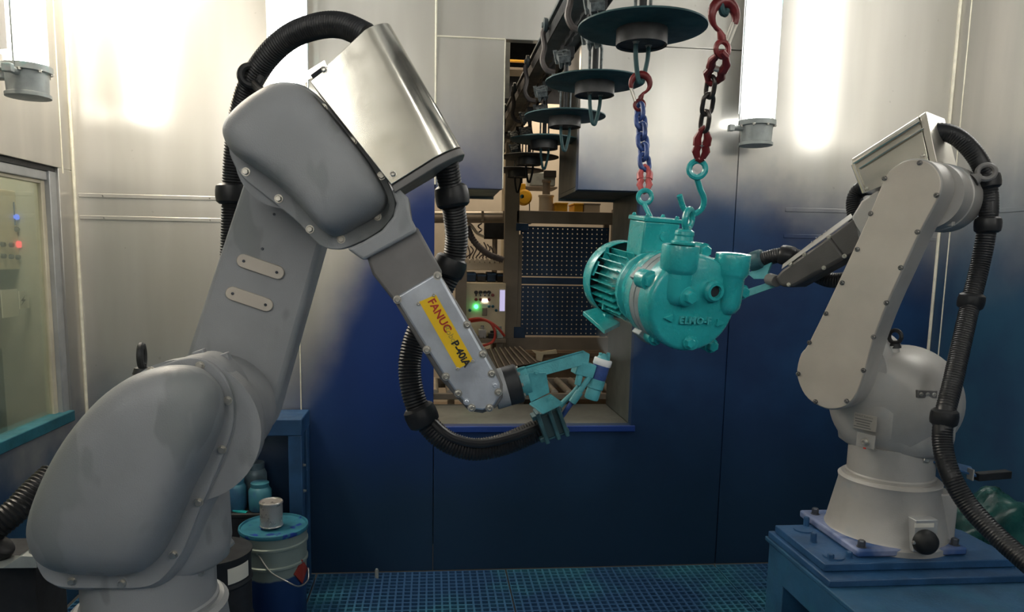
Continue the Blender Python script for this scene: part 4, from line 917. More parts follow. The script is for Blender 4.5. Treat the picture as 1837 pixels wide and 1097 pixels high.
def link(parent, name, c, d, side, L, wd, r, m, cache={}):
    key = (round(L, 4), round(wd, 4), round(r, 4), m)
    if key not in cache:
        h = (L-wd)/2; ol = [A(wd/2*math.cos(q), 0, h+wd/2*math.sin(q)) for q in np.linspace(0, math.pi, 8)]+[A(wd/2*math.cos(q), 0, -h+wd/2*math.sin(q)) for q in np.linspace(math.pi, 2*math.pi, 8)]
        mb = MB().tube(ol, r, 8, closed=True); me = bpy.data.meshes.new(name); me.from_pydata([tuple(v) for v in mb.v], [], mb.f)
        me.polygons.foreach_set('use_smooth', [True]*len(me.polygons)); me.materials.append(M[m]); cache[key] = me
    o = bpy.data.objects.new(name, cache[key]); COL.objects.link(o); o.parent = parent
    z = unit(d); x = unit(side-z*np.dot(side, z)); y = np.cross(z, x)
    R = Matrix([[x[i], y[i], z[i]] for i in range(3)]).to_4x4(); R.translation = Vector(np.asarray(c)-world_of(parent)); o.matrix_local = R
    return o
def links(t, a, b, m, r=.0047, L=.040, wd=.024, ph0=0):
    a, b = np.asarray(a), np.asarray(b); d = b-a; n = max(1, round(np.linalg.norm(d)/(L-2*r-.002)))
    s1 = unit(A(1, .35, 0)); s2 = unit(np.cross(d, s1))
    for i in range(n): link(t, 'chain_link', a+d*(i+.5)/n, d, s1 if (i+ph0) % 2 else s2, L, wd, r, m)
def connector(t, a, b, m, w_=.016):
    d = unit(b-a); x = unit(np.cross(d, A(.3, 1, 0))); L = np.linalg.norm(b-a)
    mb = MB().tube([a+x*w_*.5, a+d*L*.25+x*w_*.95, a+d*L*.5+x*w_*.8], [.006, .0085, .0095], 10).tube([a-x*w_*.5, a+d*L*.25-x*w_*.95, a+d*L*.5-x*w_*.8], [.006, .0085, .0095], 10)
    mb.tube([a+x*w_*.6, a-d*.007, a-x*w_*.6], .0065, 10).tube([b+x*w_*.6, b+d*.005, b-x*w_*.6], .0065, 10)
    mb.tube([b+x*w_*.5, b-d*L*.25+x*w_*.95, b-d*L*.5+x*w_*.6], [.006, .0085, .008], 10).tube([b-x*w_*.5, b-d*L*.25-x*w_*.95, b-d*L*.5-x*w_*.6], [.006, .0085, .008], 10)
    o = obj('coupling', mb, m, t, label='red coupling link' if m == 'red' else 'faded red coupling link')
    obj('coupling_pin', MB().cyl((a+b)/2-x*w_*1.15, (a+b)/2+x*w_*1.15, .0055, n=10), 'bolt', o)
def s_hook(t, pts, eye, nrm, r=.0062):
    obj('s_hook', MB().tube(hose_path(pts, 7), r, 10).torus(eye, nrm, .0165, r, 26, 8), 'teal', t, label='turquoise s-shaped hook')
# near chain, black links
Yt, Yb = 1.374, 1.53
yy = lambda v: Yt+(Yb-Yt)*(v-20)/(385-20)
lp0 = loops[-1]
c1 = thing('lifting_chain', 'black link chain with a big red hook, the one nearer the camera', 'chain', lp0, 'lifting chains')
hc = lp0-UP*.006; hx = unit(A(-.97, -.25, 0))
hs = .027
obj('hook', hook_mb(hc, hs, hx, UP), 'red', c1, label='big dark red hook')
obj('hook_latch', MB().tube([hc+hs*(-hx*1.0-UP*.35), hc+hs*(-hx*.42-UP*1.75)], .005, 8).tube([hc+hs*(-hx*.75-UP*.30), hc+hs*(-hx*.25-UP*1.7)], .0035, 8), 'bolt', c1, label='bright latch of the hook')
e0 = hc-UP*hs*2.15
q1 = WY(1277, 132, yy(132)); q2 = WY(1262, 236, yy(236)); q3 = WY(1256, 283, yy(283)); q4_ = WY(1251, 303, yy(303))
connector(c1, e0-UP*.012, WY(1277, 146, yy(146)), 'red', .015)
links(c1, WY(1277, 140, yy(140)), q2+UP*.004, 'chain')
connector(c1, q2, q3, 'red', .011)
vn = unit(A(-.25, -1, 0))
s_hook(c1, [WY(*q, yy(q[1])) for q in ((1249, 316), (1256, 338), (1263, 357), (1259, 374), (1247, 383), (1236, 382), (1226, 372), (1219, 350))], q4_, vn)
# far chain, blue links
c2 = thing('lifting_chain', 'blue link chain hanging from the large green disc', 'chain', loops[0], 'lifting chains')
Y2 = 1.925; hc = loops[0]-UP*.004; hx = unit(A(.97, -.2, 0)); hs = .0245
obj('hook', hook_mb(hc, hs, hx, UP), 'red', c2, label='dull red hook')
obj('hook_latch', MB().tube([hc+hs*(-hx*1.0-UP*.35), hc+hs*(-hx*.45-UP*1.75)], .0045, 8), 'bolt', c2, label='bright latch of the hook')
e0 = hc-UP*hs*2.15
y2 = lambda v: 1.925+(1.80-1.925)*(v-180)/(390-180)
links(c2, e0-UP*.004, WY(1157, 300, y2(300)), 'chainblue', .0062, .044, .028)
connector(c2, WY(1157, 302, y2(302)), WY(1156, 341, y2(341)), 'pink', .013)
s_hook(c2, [WY(*q, y2(q[1])) for q in ((1156, 366), (1161, 377), (1167, 390), (1168, 400))], WY(1157, 353, y2(353)), vn)
o = obj('mist', MB().lathe(gt+ga*.008, unit(WY(1126, 596, 1.72)-gt), [(.006, 0), (.020, .04), (.045, .09), (.060, .115)], 24), 'mist', None)
o.name = 'paint_mist'; tag(o, 'pale cone of paint mist above the spray gun', 'mist'); o['kind'] = 'stuff'

# ------------------------------------------------------------------ paint containers and the blue stand by the left of the back wall
def pail(c, r, h, t):
    c = np.asarray(c, float)
    obj('body', MB().lathe(c, UP, [(r*.93, 0), (r*.95, .006), (r*.97, h*.62), (r*1.02, h*.63), (r*1.02, h*.65), (r*.98, h*.66), (r*.985, h*.82), (r*1.03, h*.83), (r*1.03, h*.85), (r*.99, h*.86), (r, h*.96), (r*1.03, h*.97)], 48), "pailbody", t, smooth=30)
    obj('lid', MB().lathe(c+UP*h*.965, UP, [(r*1.035, -.004), (r*1.05, .004), (r*1.035, .013), (r*.99, .014), (r*.97, .006), (.02, .006)], 48), 'paillid', t, smooth=30)
bx_, by_ = WY(491, 945, 3.02)[:2]
bk = thing('paint_pail', 'tall steel paint pail with a blue spattered lid and red diamond print', 'pail', (bx_, by_, 0))
pail((bx_, by_, .001), .137, .405, bk)
for s in (-1, 1):
    q = A(bx_+s*.137*math.cos(.35+(.9 if s < 0 else 0)), by_-.137*math.sin(.35+(.9 if s < 0 else 0)), .30)
    if s < 0: qa = WY(462, 992, by_-.120); obj('handle_ear', MB().ball(qa, .012, 12, 7), 'pail', bk)
hw = [WY(*q) for q in ((462, 992, by_-.125), (484, 1024, by_-.15), (514, 1042, by_-.16), (536, 1051, by_-.13), (552, 1040, by_-.06), (553, 1018, by_-.02))]
obj('wire_handle', MB().tube(hose_path(hw, 8), .0032, 8), 'bolt', bk)
def can_pt(x, y, r):
    d = ray(x, y); a_ = d[0]**2+d[1]**2; b_ = -2*(d[0]*bx_+d[1]*by_); c_ = bx_**2+by_**2-r*r; q = b_*b_-4*a_*c_
    return CAMC+d*(-b_-math.sqrt(max(0, q)))/(2*a_)
dq = [can_pt(*q, .1375) for q in ((542, 1003), (551, 1018), (542, 1046), (528, 1030))]
dc = np.mean(dq, 0); out_ = unit((dc-A(bx_, by_, dc[2])))
obj('hazard_diamond', MB().prism([p-out_*.004 for p in dq], [p+out_*.0025 for p in dq]), 'diamond', bk)
lq = [can_pt(*q, .1345) for q in ((434, 1062), (445, 1066), (446, 1096), (435, 1094))]; lo = unit(np.mean(lq, 0)-A(bx_, by_, np.mean(lq, 0)[2]))
obj('paper_label', MB().prism([p-lo*.003 for p in lq], [p+lo*.002 for p in lq]), 'paper', bk)
tx, ty, tz = bx_-.004, by_-.02, .405+.006
tn = thing('tin_can', 'small bare tin upside down on the pail lid', 'can', (tx, ty, tz-.001))
obj('body', MB().lathe((tx, ty, tz-.001), UP, [(.046, 0), (.048, .003), (.046, .006), (.046, .095), (.0485, .098), (.0485, .104), (.046, .107), (.044, .102)], 36), 'tin', tn, smooth=30)
# dark drum with labels, half hidden behind the robot
ddx, ddy = WY(385, 1000, 2.72)[:2]
dr = thing('paint_drum', 'dark blue drum with white labels half hidden by the large grey robot', 'drum', (ddx, ddy, 0))
obj('body', MB().lathe((ddx, ddy, .001), UP, [(.128, 0), (.132, .005), (.132, .14), (.138, .15), (.132, .16), (.132, .30), (.138, .31), (.132, .32), (.132, .40), (.137, .41), (.137, .42), (.12, .422)], 44), 'dark', dr, smooth=30, label='dark blue steel shell')
def drum_patch(nm, a0, a1, z0, z1, m, r=.1335):
    R = [[A(ddx+rr*math.cos(a), ddy+rr*math.sin(a), z) for a in np.linspace(a0, a1, 10)] for z in (z0, z1) for rr in (r,)]
    inner = [[A(ddx+(r-.004)*math.cos(a), ddy+(r-.004)*math.sin(a), z) for a in np.linspace(a0, a1, 10)] for z in (z0, z1)]
    return obj(nm, MB().rings([inner[0]+R[0][::-1], inner[1]+R[1][::-1]]), m, dr)
drum_patch('paper_label', -1.5, -.35, .06, .135, 'paper'); drum_patch('paper_label', -.95, -.2, .33, .39, 'paper')
la = -.95; lp_ = A(ddx+.1335*math.cos(la), ddy+.1335*math.sin(la), .20)
text(dr, 'lettering', 'EMP', lp_-A(.045, -.02, 0), (math.cos(la+math.pi/2), math.sin(la+math.pi/2), 0), (math.cos(la), math.sin(la), 0), .055, 'bluesteel', .003)
# black bin with bottles behind
bnx0, bnx1 = WY(385, 930, 3.2)[0], WY(486, 930, 3.2)[0]
bz = WY(450, 916, 3.2)[2]
bn = thing('waste_bin', 'black bin holding up blue paint bottles behind the pail', 'bin', ((bnx0+bnx1)/2, 3.17, 0))
obj('body', MB().bb((bnx0, 3.17, .001), (bnx1, 3.39, bz-.02)), 'dark', bn, bevel=.01)
obj('lid', MB().bb((bnx0-.006, 3.165, bz-.022), (bnx1+.006, 3.395, bz)), 'darksteel', bn, bevel=.006)
obj('teal_tape', MB().box(A(WY(431, 914, 3.19)[0], 3.19, bz+.003), (.03, .012, .003), (unit((1, -.2, -.15)), A(.2, 1, 0), UP)), 'teal', bn)
M['bottle'] = mat('blue bottle', (.04, .13, .24), .4, 0, .2, 18, tint=(.05, .20, .26), tint_lo=.5, tint_hi=.6)
M['bottle2'] = mat('grey blue bottle', (.10, .15, .18), .35, .1, .2, 18)
for x, Yb_, r, h, m, lb_ in ((467, 3.22, .050, .125, 'bottle', 'round blue paint bottle on the bin beside the blue stand leg'), (460, 3.33, .050, .185, 'bottle2', 'grey lidded jar standing behind the round blue bottle'), (425, 3.23, .043, .14, 'bottle', 'teal paint bottle nearest the grey robot body')):
    p = WY(x, 900, Yb_); t = thing('paint_bottle', lb_, 'bottle', (p[0], Yb_, bz), 'bottles on the black bin')
    obj('body', MB().lathe((p[0], Yb_, bz+.001), UP, [(r*.92, 0), (r, .006), (r, h*.72), (r*.8, h*.84), (r*.72, h*.86)], 28), m, t, smooth=40)
    obj('cap', MB().lathe((p[0], Yb_, bz+h*.85), UP, [(r*.78, 0), (r*.80, h*.15), (r*.72, h*.17)], 24), m, t, smooth=40)
# blue steel stand
s0_ = WY(541, 752, 3.2); sx1 = s0_[0]; sz = WY(500, 752, 3.2)[2]; sx0 = sx1-.75
st = thing('steel_stand', 'blue square-tube steel stand by the back wall behind the grey robot', 'stand', (sx0+.37, 3.25, 0))
obj('top', MB().bb((sx0, 3.20, sz-.075), (sx1, 3.41, sz)), 'bluesteel', st, bevel=.004)
for xx in (sx0, sx1-.062):
    for y_ in (3.205, 3.345): obj('leg', MB().bb((xx, y_, 0), (xx+.06, y_+.06, sz-.075)), 'bluesteel', st, bevel=.004)
for z_ in (.60, .48): bolt(st, (sx1-.002, 3.235, z_), (1, 0, 0), .006, .01)
# small grey peg standing in the grating
pg = WZ(676, 1030, 0.012)
o = obj('peg', MB().lathe((pg[0], D-.06, 0), UP, [(.009, -.02), (.009, .035), (.006, .042)], 14), 'lampbody'); tag(o, 'short pale peg sticking up from the grating by the back wall', 'peg')
# crumpled plastic bag behind the silver robot
def bag():
    rng = np.random.RandomState(3); c = WY(1790, 955, 2.02); mb = MB().ball(c, .15, 40, 24, (1.15, .45, .85))
    for i, p in enumerate(mb.v):
        q = p-c; s = 1+.13*math.sin(q[0]*31+q[2]*19)+.09*math.sin(q[2]*47-q[0]*23+q[1]*40)+.04*rng.randn()*.5
        p2_ = c+q*s; p2_[2] = max(p2_[2], .703); mb.v[i] = p2_
    return obj('plastic_bag', mb, 'bag', smooth=80)
tag(bag(), 'crumpled dark green plastic bag on the pedestal behind the silver robot base', 'bag')

# ------------------------------------------------------------------ room seen through the left window
def plain(nm, a, b, m): o = obj(nm, MB().bb(a, b), m); o['kind'] = 'structure'; return o
plain('wall_side_room', (-3.45, -.5, -.2), (-3.40, 4.6, 3.4), mat('side room wall', (.36, .36, .31), .8, 0, .2, 2))
plain('wall_side_end', (-3.4, 4.4, -.2), (XL-.06, 4.45, 3.4), mat('side room end wall', (.33, .33, .28), .8, 0, .1, 2))
plain('floor_side_room', (-3.4, -.5, -.2), (XL-.06, 4.4, -.152), 'dark')
XC = -2.35
cc = thing('control_cabinet', 'cream control cabinet with coloured lamps seen through the left window', 'cabinet', (XC-.15, WX(20, 400, XC)[1], .9))
ca, cb_ = WX(-60, 340, XC), WX(53, 482, XC)
obj('body', MB().bb(A(XC-.25, ca[1], cb_[2]), A(XC, cb_[1], WX(30, 343, XC)[2])), 'cream', cc, bevel=.006)
obj('conduit', MB().cyl(A(XC-.05, WX(32, 320, XC)[1], WX(32, 343, XC)[2]), A(XC-.05, WX(32, 320, XC)[1], 3.0), .02, n=12), 'cream', cc)
def dial(parent, x, y, X, r, m, nm='push_button'): p = WX(x, y, X); return obj(nm, MB().lathe(p, (1, 0, 0), [(r, 0), (r, .012), (r*.8, .018)], 14), m, parent)
dial(cc, 27, 389, XC, .016, 'led_blue', 'blue_lamp'); dial(cc, 32, 438, XC, .020, 'led_red', 'red_lamp')
for x, y in ((37, 389), (28, 411), (38, 411), (3, 438), (18, 439), (42, 438), (4, 459), (18, 460), (30, 461), (42, 462), (48, 463)): dial(cc, x, y, XC, .014, 'knob')
obj('switch_slot', MB().bb(WX(23, 362, XC), WX(27, 404, XC)+A(.006, 0, 0)), 'bluesteel', cc)
for a, b, lb_ in (((2, 520), (34, 566), 'wide paper notice behind the window under the cream cabinet'), ((34, 522), (53, 552), 'small paper with a lightning mark behind the window'), ((82, 530), (99, 584), 'narrow paper strip behind the window beside its frame')):
    Xp = -2.295 if a[0] < 60 else XL-.047
    p, q = WX(*a, Xp), WX(*b, Xp); o = obj('paper_notice', MB().bb(A(Xp-.004, p[1], q[2]), A(Xp, q[1], p[2])), 'paper'); tag(o, lb_, 'paper', 'papers behind the window')
    if a[0] == 34:
        z1 = WX(40, 530, Xp); pp_ = [WX(*v, Xp+.0015) for v in ((45, 529), (38, 539), (42, 540), (38, 547), (46, 537), (42, 536))]
        obj('printed_mark', MB().prism(pp_, [v+A(.001, 0, 0) for v in pp_]), 'ink_black', o)
mcb = thing('machine_cabinet', 'dark machine cabinet low behind the window', 'machine', (-2.5, 3.2, -.15))
obj('body', MB().bb((-3.0, 2.2, -.15), (-2.3, 4.1, WX(60, 610, -2.3)[2])), mat('dark machine green', (.08, .10, .09), .6), mcb, bevel=.02)
obj('top_box', MB().bb((-2.9, 3.0, WX(60, 610, -2.3)[2]), (-2.4, 3.7, WX(60, 560, -2.3)[2])), mat('dark machine grey', (.10, .11, .10), .6), mcb, bevel=.02)

# ------------------------------------------------------------------ the hall behind the opening
h = struct('wall_hall')
obj('panel', MB().bb((-1.6, 7.6, -.2), (4.0, 7.65, WY(950, 185, 7.6)[2])), 'hallwall', h)
obj('panel', MB().bb((-1.6, 7.9, 2), (4.0, 7.95, 5)), 'dark', h)
o = struct('floor_hall'); obj('slab', MB().bb((-1.6, D+.6, -.05), (4.0, 7.9, 0)), mat('hall floor', (.22, .17, .12), .7, 0, .2, 3), o)
def hbox(nm, a, b, Y, dep, m, parent=None, bevel=.003, **kw):
    p, q = WY(*a, Y), WY(*b, Y); return obj(nm, MB().bb(A(p[0], Y, p[2]), A(q[0], Y+dep, q[2])), m, parent, bevel=bevel, **kw)
def hthing(nm, label, cat, x, y, Y, group=None): p = WY(x, y, Y); return thing(nm, label, cat, (p[0], Y, p[2]), group)
# frame with the perforated blue sheets
Yp = 5.0
fr_ = hthing('tool_frame', 'beige frame holding blue perforated sheets behind the pump', 'frame', 1000, 625, Yp)
hbox('post', (908, 255), (927, 628), Yp, .05, 'beige', fr_); hbox('post', (1100, 375), (1118, 628), Yp, .05, 'beige', fr_)
hbox('rail', (927, 377), (1100, 403), Yp, .05, 'beige', fr_); hbox('rail', (908, 604), (1118, 628), Yp-.001, .05, 'beige', fr_)
hbox('inner_post', (927, 420), (934, 590), Yp+.01, .04, 'beige', fr_)
def perforated(nm, a, b, nx, ny, Y):
    p, q = WY(*a, Y), WY(*b, Y); x0, x1, z0, z1 = p[0], q[0], q[2], p[2]; dx, dz = (x1-x0)/nx, (z1-z0)/ny; vs, fs = [], []
    gi = lambda i, j: i*(ny+1)+j
    vs = [A(x0+i*dx, Y, z0+j*dz) for i in range(nx+1) for j in range(ny+1)]
    R = min(dx, dz)*.145
    for i in range(nx):
        for j in range(ny):
            c = A(x0+(i+.5)*dx, Y, z0+(j+.5)*dz); o = len(vs); vs += [c+A(R*math.cos(t), 0, R*math.sin(t)) for t in np.linspace(math.pi*1.25, math.pi*3.25, 8, endpoint=False)]
            cs = [gi(i, j), gi(i+1, j), gi(i+1, j+1), gi(i, j+1)]
            for k in range(4):
                l = (k+1) % 4; m0, m1, m2 = o+2*k, o+2*k+1, o+(2*k+2) % 8
                fs += [(cs[k], cs[l], m2, m1), (cs[k], m1, m0)]
    o_ = obj(nm, MB().add(vs, fs), 'pegblue', fr_, smooth=0); return o_
perforated('perforated_sheet', (934, 405), (1090, 497), 18, 11, Yp+.02); perforated('perforated_sheet', (934, 511), (1090, 602), 18, 11, Yp+.02)
hbox('joint_rail', (934, 497), (1090, 511), Yp+.012, .02, 'pegblue', fr_)
for a, b in (((926, 400), (948, 414)), ((922, 586), (942, 606))): hbox('corner_clip', a, b, Yp-.004, .01, 'pegblue', fr_)
# control panel desk
Yq = 4.9
cp_ = hthing('control_desk', 'beige control desk with knobs and a lit green lamp left of the perforated frame', 'control desk', 870, 600, Yq)
hbox('body', (836, 507), (906, 603.5), Yq, .08, 'cream', cp_); hbox('side_post', (818, 470), (836, 603), Yq-.02, .1, 'beige', cp_)
def knob(x, y, m, r=.010, nm='knob'): return obj(nm, MB().lathe(WY(x, y, Yq), (0, -1, 0), [(r, 0), (r, .015), (r*.7, .02)], 12), m, cp_)
for x, y in ((854,524),(862,524),(870,524),(877,524)): knob(x, y, 'knob', .013); obj('knob_stem', MB().bb(WY(x-1, y+2, Yq-.012), WY(x+1, y+7, Yq-.004)), 'knob', cp_)
for x, y in ((884,529),(854,537),(862,537),(877,537)): knob(x, y, 'redknob', .011)
for x, y in ((877,549),(884,549),(890,556),(843,556)): knob(x, y, 'sill', .010)
knob(854, 549.5, 'led_green', .014, 'green_lamp')
hbox('lit_label', (865, 536.5), (875, 541.5), Yq-.006, .005, 'led_white', cp_, 0)
hbox('paper_tag', (864, 545), (875, 551), Yq-.004, .003, 'paper', cp_, 0); hbox('socket', (865, 552), (874, 566), Yq-.02, .02, 'beige', cp_)
hbox('screen_bezel', (895.5, 518), (906, 560), Yq-.012, .012, 'paper', cp_); hbox('screen', (897, 520), (905.5, 557.5), Yq-.015, .003, 'screen', cp_, 0)
zq = WY(870, 604, Yq)[2]
tb = hthing('work_table', 'cluttered metal table under the control desk', 'table', 870, 625, Yq)
tx0, tx1 = WY(800, 604, Yq)[0], WY(905, 604, Yq)[0]
obj('tabletop', MB().bb((tx0, Yq-.10, zq-.03), (tx1, Yq+.35, zq-.001)), 'beige', tb, bevel=.003)
for xx in (tx0+.02, tx1-.06):
    for yy_ in (Yq-.08, Yq+.28): obj('leg', MB().bb((xx, yy_, .001), (xx+.04, yy_+.04, zq-.03)), 'beige', tb, bevel=.002)
for i, (xa, xb, hh, m) in enumerate(((858, 872, .085, 'tin'), (876, 889, .05, 'knob'), (891, 902, .08, 'lampbody'))):
    p = WY(xa, 600, Yq-.06); q = WY(xb, 600, Yq-.06); t = thing('clamp_block', ['bright metal block on the table under the green lamp', 'small black block on the table between two metal blocks', 'dull grey block on the table beside the perforated frame'][i], 'tool', ((p[0]+q[0])/2, Yq-.06, zq), 'clamp blocks on the table')
    obj('body', MB().bb(A(p[0], Yq-.09, zq), A(q[0], Yq-.03, zq+hh*.7)), m, t, bevel=.004); obj('spindle', MB().cyl(A((p[0]+q[0])/2, Yq-.06, zq+hh*.7), A((p[0]+q[0])/2, Yq-.06, zq+hh), .012, n=12), m, t)
o = obj('coiled_cable', MB().tube(hose_path([WY(*q) for q in ((842, 573, 4.55), (862, 571, 4.5), (880, 579, 4.46), (888, 596, 4.45), (884, 612, 4.45), (866, 620, 4.45), (850, 624, 4.5))], 8), .0085, 8).tube(hose_path([WY(*q) for q in ((845, 576, 4.56), (870, 574, 4.5), (890, 585, 4.48), (905, 602, 4.5))], 8), .0085, 8), 'greencable'); tag(o, 'red cable looped in front of the control desk', 'cable')
# shelf with bins
Ys = 5.3
sh = hthing('wall_shelf', 'cream shelf with a wavy front edge above the control desk', 'shelf', 875, 490, Ys)
hbox('board', (820, 505), (915, 509), Ys, .25, 'cream', sh); hbox('board', (820, 470), (915, 485), Ys, .25, 'hallwall', sh)
for k in range(9): obj('scallop', MB().cyl(WY(838+k*9, 468, Ys-.004), WY(838+k*9, 468, Ys-.004)+A(0, .2, 0), .018, n=14), 'hallwall', sh)
for k in range(4):
    a = (838+18*k, 488+(k % 2)*2); b = (854+18*k, 505); p, q = WY(*a, Ys+.02), WY(*b, Ys+.02)
    t = thing('parts_bin', ['leftmost dark parts bin on the cream shelf', 'second dark parts bin from the left on the cream shelf', 'third dark parts bin from the left on the cream shelf', 'dark parts bin at the right end of the cream shelf'][k], 'bin', ((p[0]+q[0])/2, Ys+.1, q[2]), 'parts bins on the shelf')
    obj('body', MB().bb(A(p[0], Ys+.02, q[2]), A(q[0], Ys+.2, p[2])), 'knob' if k % 2 else 'pegblue', t, bevel=.006); obj('lip', MB().bb(A(p[0], Ys+.005, p[2]-.02), A(q[0], Ys+.022, p[2]-.008)), 'bluesteel', t)
# monitor, spring cable, pipe run, ribbed cable
mo = hthing('monitor', 'dark monitor on a pole above the wavy shelf', 'monitor', 888, 413, 5.6)
mp_ = WY(888, 429, 5.63); obj('pole', MB().cyl(A(mp_[0], 5.64, .001), A(mp_[0], 5.64, mp_[2]+.02), .02, n=12), 'beige', mo)
hbox('case', (869, 396), (907, 429), 5.6, .06, 'knob', mo, .004); hbox('screen', (872, 399), (904, 426), 5.596, .004, 'dark', mo, 0)
sp = [WY(861+3*math.sin(q), 396+q*2.0, 5.6)+A(0, .02*math.cos(q), 0) for q in np.linspace(0, 14, 90)]
obj('spring_cable', MB().tube(sp, .006, 6), 'darkcable', mo)
tag(obj('ribbed_cable', hose_mb(hose_path([WY(*q) for q in ((838, 405, 5.0), (850, 432, 5.0), (875, 455, 4.96), (903, 466, 4.94))], 8), .022, .02), 'darkcable'), 'dark ribbed hose curving down past the monitor', 'hose')
pr_ = hthing('pipe_run', 'level beige pipes across the opening below the disc pendants', 'pipe', 850, 387, 5.4)
for y, r, m in ((384, .020, 'roller'), (392, .032, 'beige')):
    obj('pipe', MB().cyl(WY(690, y, 5.4), WY(914, y, 5.4), r, n=14), m, pr_)
for x in (800, 866, 905): obj('pipe_clamp', MB().bb(WY(x-2, 378, 5.36), WY(x+2, 396, 5.36)+A(0, .08, 0)), 'beige', pr_)
obj('pipe_bend', MB().tube(hose_path([WY(*q) for q in ((834, 396, 5.4), (846, 405, 5.4), (856, 418, 5.4), (868, 424, 5.4))], 6), .012, 10), 'sheet', pr_)
wp = hthing('wiring_rail', 'strip of tangled wiring on the wall under the monitor', 'wiring', 850, 455, 5.5)
for k in range(9):
    x = 838+k*6; obj('wire', MB().tube(hose_path([WY(x, 438+4*math.sin(k*2.1), 5.5), WY(x+5, 450+5*math.cos(k*1.7), 5.48), WY(x-2, 462, 5.5), WY(x+6, 470, 5.5)], 4), .005, 6), 'darkcable', wp)
# yellow things and tank
bm = hthing('crane_beam', 'yellow crane beam above the dark hanging gear in the slot', 'beam', 940, 118, 5.9)
hbox('yellow_web', (860, 104), (1100, 118), 5.9, .03, 'yellowpaint', bm); hbox('lower_flange', (860, 118), (1100, 133), 5.87, .2, 'beige', bm)
hb_ = hthing('spring_balancer', 'yellow spring balancer hanging below the disc pendants', 'balancer', 939, 345, 5.97)
c = WY(940, 354, 5.93)
obj('drum', MB().lathe(c+A(0, .04, 0), (0, -1, 0), [(.05, 0), (.064, .006), (.064, .06), (.05, .075), (.02, .08)], 28), 'yellowpaint', hb_); obj('bracket', MB().box(c+A(-.02, 0, .075), (.03, .02, .035)), 'yellowpaint', hb_, bevel=.006)
obj('green_badge', MB().lathe(c+A(-.02, -.036, .005), (0, -1, 0), [(.016, 0), (.016, .004)], 14), 'sill', hb_); obj('cable', MB().cyl(c+A(.045, 0, -.03), c+A(.05, 0, -.17), .004, n=8), 'knob', hb_); obj('hook', MB().torus(c+A(.05, 0, -.19), (0, 1, 0), .02, .005, 16, 6), 'knob', hb_)
obj('suspension', MB().cyl(c+A(-.02, 0, .10), A(c[0]-.02, c[1], WY(900, 133, 5.87)[2]+.004), .006, n=8), 'knob', hb_)
tk = hthing('plastic_tank', 'pale round tank standing on the pipes behind the slot', 'tank', 980, 384, 5.3)
p = WY(979, 384, 5.3); obj('body', MB().lathe(p, UP, [(.052, 0), (.052, .12), (.058, .125), (.058, .135), (.03, .14)], 24), 'tank', tk, smooth=30); obj('filler', MB().lathe(p+UP*.135, UP, [(.028, 0), (.028, .09), (.034, .095), (.034, .11)], 16), 'beige', tk, smooth=30)
gm = hthing('wall_machine', 'beige grey machine housing with a black top behind the slot', 'machine', 975, 330, 6.4)
hbox('body', (952, 308), (996, 334), 6.4, .3, 'lampbody', gm, .01); hbox('black_top', (976, 305), (998, 318), 6.38, .1, 'knob', gm); hbox('foot', (940, 333), (1000, 338), 6.38, .3, 'beige', gm)
for i, (a, b) in enumerate((((997, 366), (1018, 381)), ((1030, 367), (1046, 381)))):
    p, q = WY(*a, 5.2), WY(*b, 5.2); t = thing('yellow_case', ['yellow case on the rail nearest the pale tank', 'yellow case on the rail nearest the right reveal'][i], 'case', ((p[0]+q[0])/2, 5.3, q[2]), 'yellow cases on the rail')
    obj('body', MB().bb(A(p[0], 5.2, q[2]), A(q[0], 5.4, p[2])), 'yellowpaint', t, bevel=.005); obj('lid', MB().bb(A(p[0]-.004, 5.196, p[2]), A(q[0]+.004, 5.404, p[2]+.012)), 'yellowpaint', t, bevel=.003)
p, q = WY(1048, 367, 5.2), WY(1076, 381, 5.2); t = thing('storage_crate', 'tan crate beside the yellow cases on the rail', 'crate', ((p[0]+q[0])/2, 5.3, q[2]))
obj('body', MB().bb(A(p[0], 5.2, q[2]), A(q[0], 5.4, p[2])), 'tank', t, bevel=.004); obj('rim', MB().bb(A(p[0]-.004, 5.196, p[2]), A(q[0]+.004, 5.404, p[2]+.01)), 'beige', t)
rk = hthing('storage_rack', 'beige shelf rail carrying the tank and the yellow cases', 'rack', 1000, 386, 5.2)
hbox('shelf', (925, 381.5), (1110, 384), 5.15, .28, 'beige', rk, 0)
for xx in (927, 1103):
    p = WY(xx, 384, 5.15); obj('upright', MB().bb(A(p[0]-.02, 5.38, .001), A(p[0]+.02, 5.42, p[2])), 'beige', rk, bevel=.002)
col_ = hthing('steel_column', 'cream steel column left of the hanging discs in the hall', 'column', 915, 628, 6.6)
hbox('shaft', (905, 176), (917, 700), 6.6, .10, 'cream', col_); hbox('clip', (906, 200), (916, 212), 6.58, .02, 'brown', col_)
obj('hoist_motor', MB().lathe(WY(916, 215, 5.3), (0, 1, 0), [(.08, 0), (.10, .02), (.10, .24), (.07, .27)], 24).bb(WY(903, 176, 5.3), WY(932, 205, 5.3)+A(0, .2, 0)), 'dark', rl, smooth=40)  # hoist motor, made a part of the rail that it overlaps
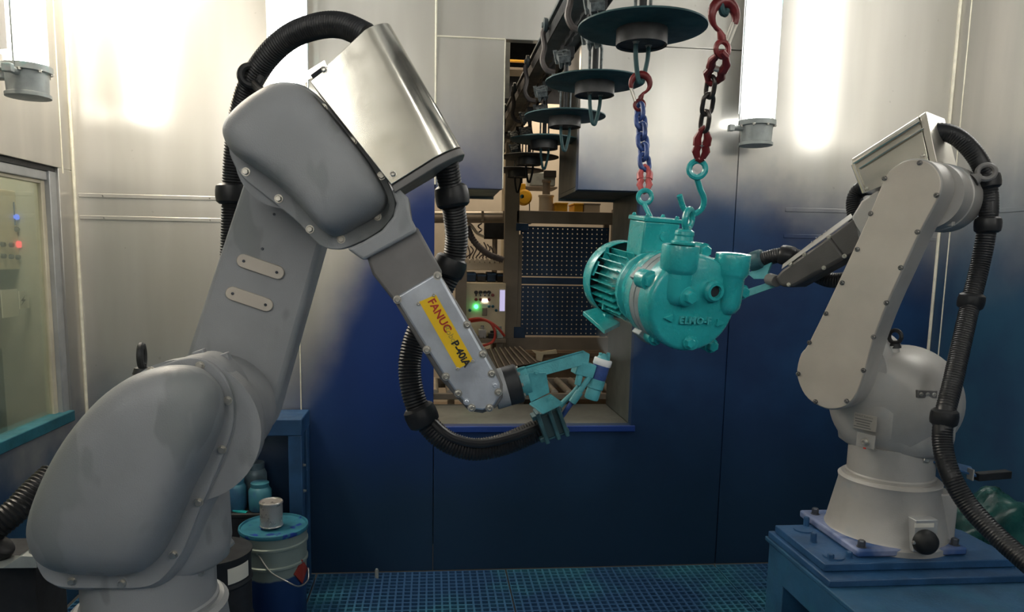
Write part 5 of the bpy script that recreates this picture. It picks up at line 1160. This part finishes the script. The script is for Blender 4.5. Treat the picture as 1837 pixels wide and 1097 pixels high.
# tread plate, cardboard, roller conveyor
tr = hthing('tread_ramp', 'dark ribbed ramp below the control desk', 'ramp', 915, 640, 4.4)
q4r = [WY(866, 626, 4.76), WY(936, 622, 4.76), WY(968, 650, 4.50), WY(878, 664, 4.50)]
obj('plate', MB().prism(q4r, [p-UP*.02 for p in q4r]), 'tread', tr)
for k in range(8):
    f_ = (k+.5)/8; a, b = q4r[0]*(1-f_)+q4r[1]*f_, q4r[3]*(1-f_)+q4r[2]*f_
    obj('rib', MB().tube([a+UP*.003, b+UP*.003], .006, 5), 'beige', tr)
obj('skirt', MB().prism([q4r[3], q4r[2], A(q4r[2][0], q4r[2][1], .001), A(q4r[3][0], q4r[3][1], .001)], [p+A(0, .02, 0) for p in (q4r[3], q4r[2], A(q4r[2][0], q4r[2][1], .001), A(q4r[3][0], q4r[3][1], .001))]), 'tread', tr)
cbx = hthing('cardboard_box', 'brown cardboard box behind the turquoise gun bracket', 'box', 1010, 690, 4.6)
p, q = WY(940, 640, 4.82), WY(1110, 700, 4.82); obj('body', MB().bb(A(p[0], 4.82, .001), A(q[0], 4.94, p[2])), 'brown', cbx, bevel=.004); hbox('flap', (938, 632), (1112, 640), 4.81, .14, 'brown', cbx, .002)
p, q = WY(955, 629, 4.79), WY(1000, 648, 4.79); t = thing('paper_bundle', 'crumpled cream paper hanging over the cardboard box', 'paper', ((p[0]+q[0])/2, 4.79, q[2]))
obj('sheets', MB().prism([WY(*v, 4.78) for v in ((954, 628), (972, 631), (998, 627), (1000, 634), (975, 636), (972, 648), (962, 646), (962, 635))], [WY(*v, 4.78)+A(0, .03, 0) for v in ((954, 628), (972, 631), (998, 627), (1000, 634), (975, 636), (972, 648), (962, 646), (962, 635))]), 'cream', t)
rcn = hthing('roller_conveyor', 'roller conveyor with pale rollers just outside the opening', 'conveyor', 900, 712, 4.0)
zr = WY(900, 711, 3.98)[2]
hbox('front_rail', (700, 706), (1120, 716), 3.97, .03, 'beige', rcn, .003)
obj('rear_rail', MB().bb((-.5, 4.42, zr-.03), (1.5, 4.45, zr+.03)), 'beige', rcn, bevel=.003)
for k in range(15):
    x = -.15+k*.085; obj('roller', MB().cyl((x, 4.0, zr+.015), (x, 4.42, zr+.015), .022, n=14), 'roller', rcn)
for x in (-.3, .5, 1.3): obj('leg', MB().bb((x, 4.2, 0), (x+.05, 4.25, zr-.02)), 'beige', rcn)
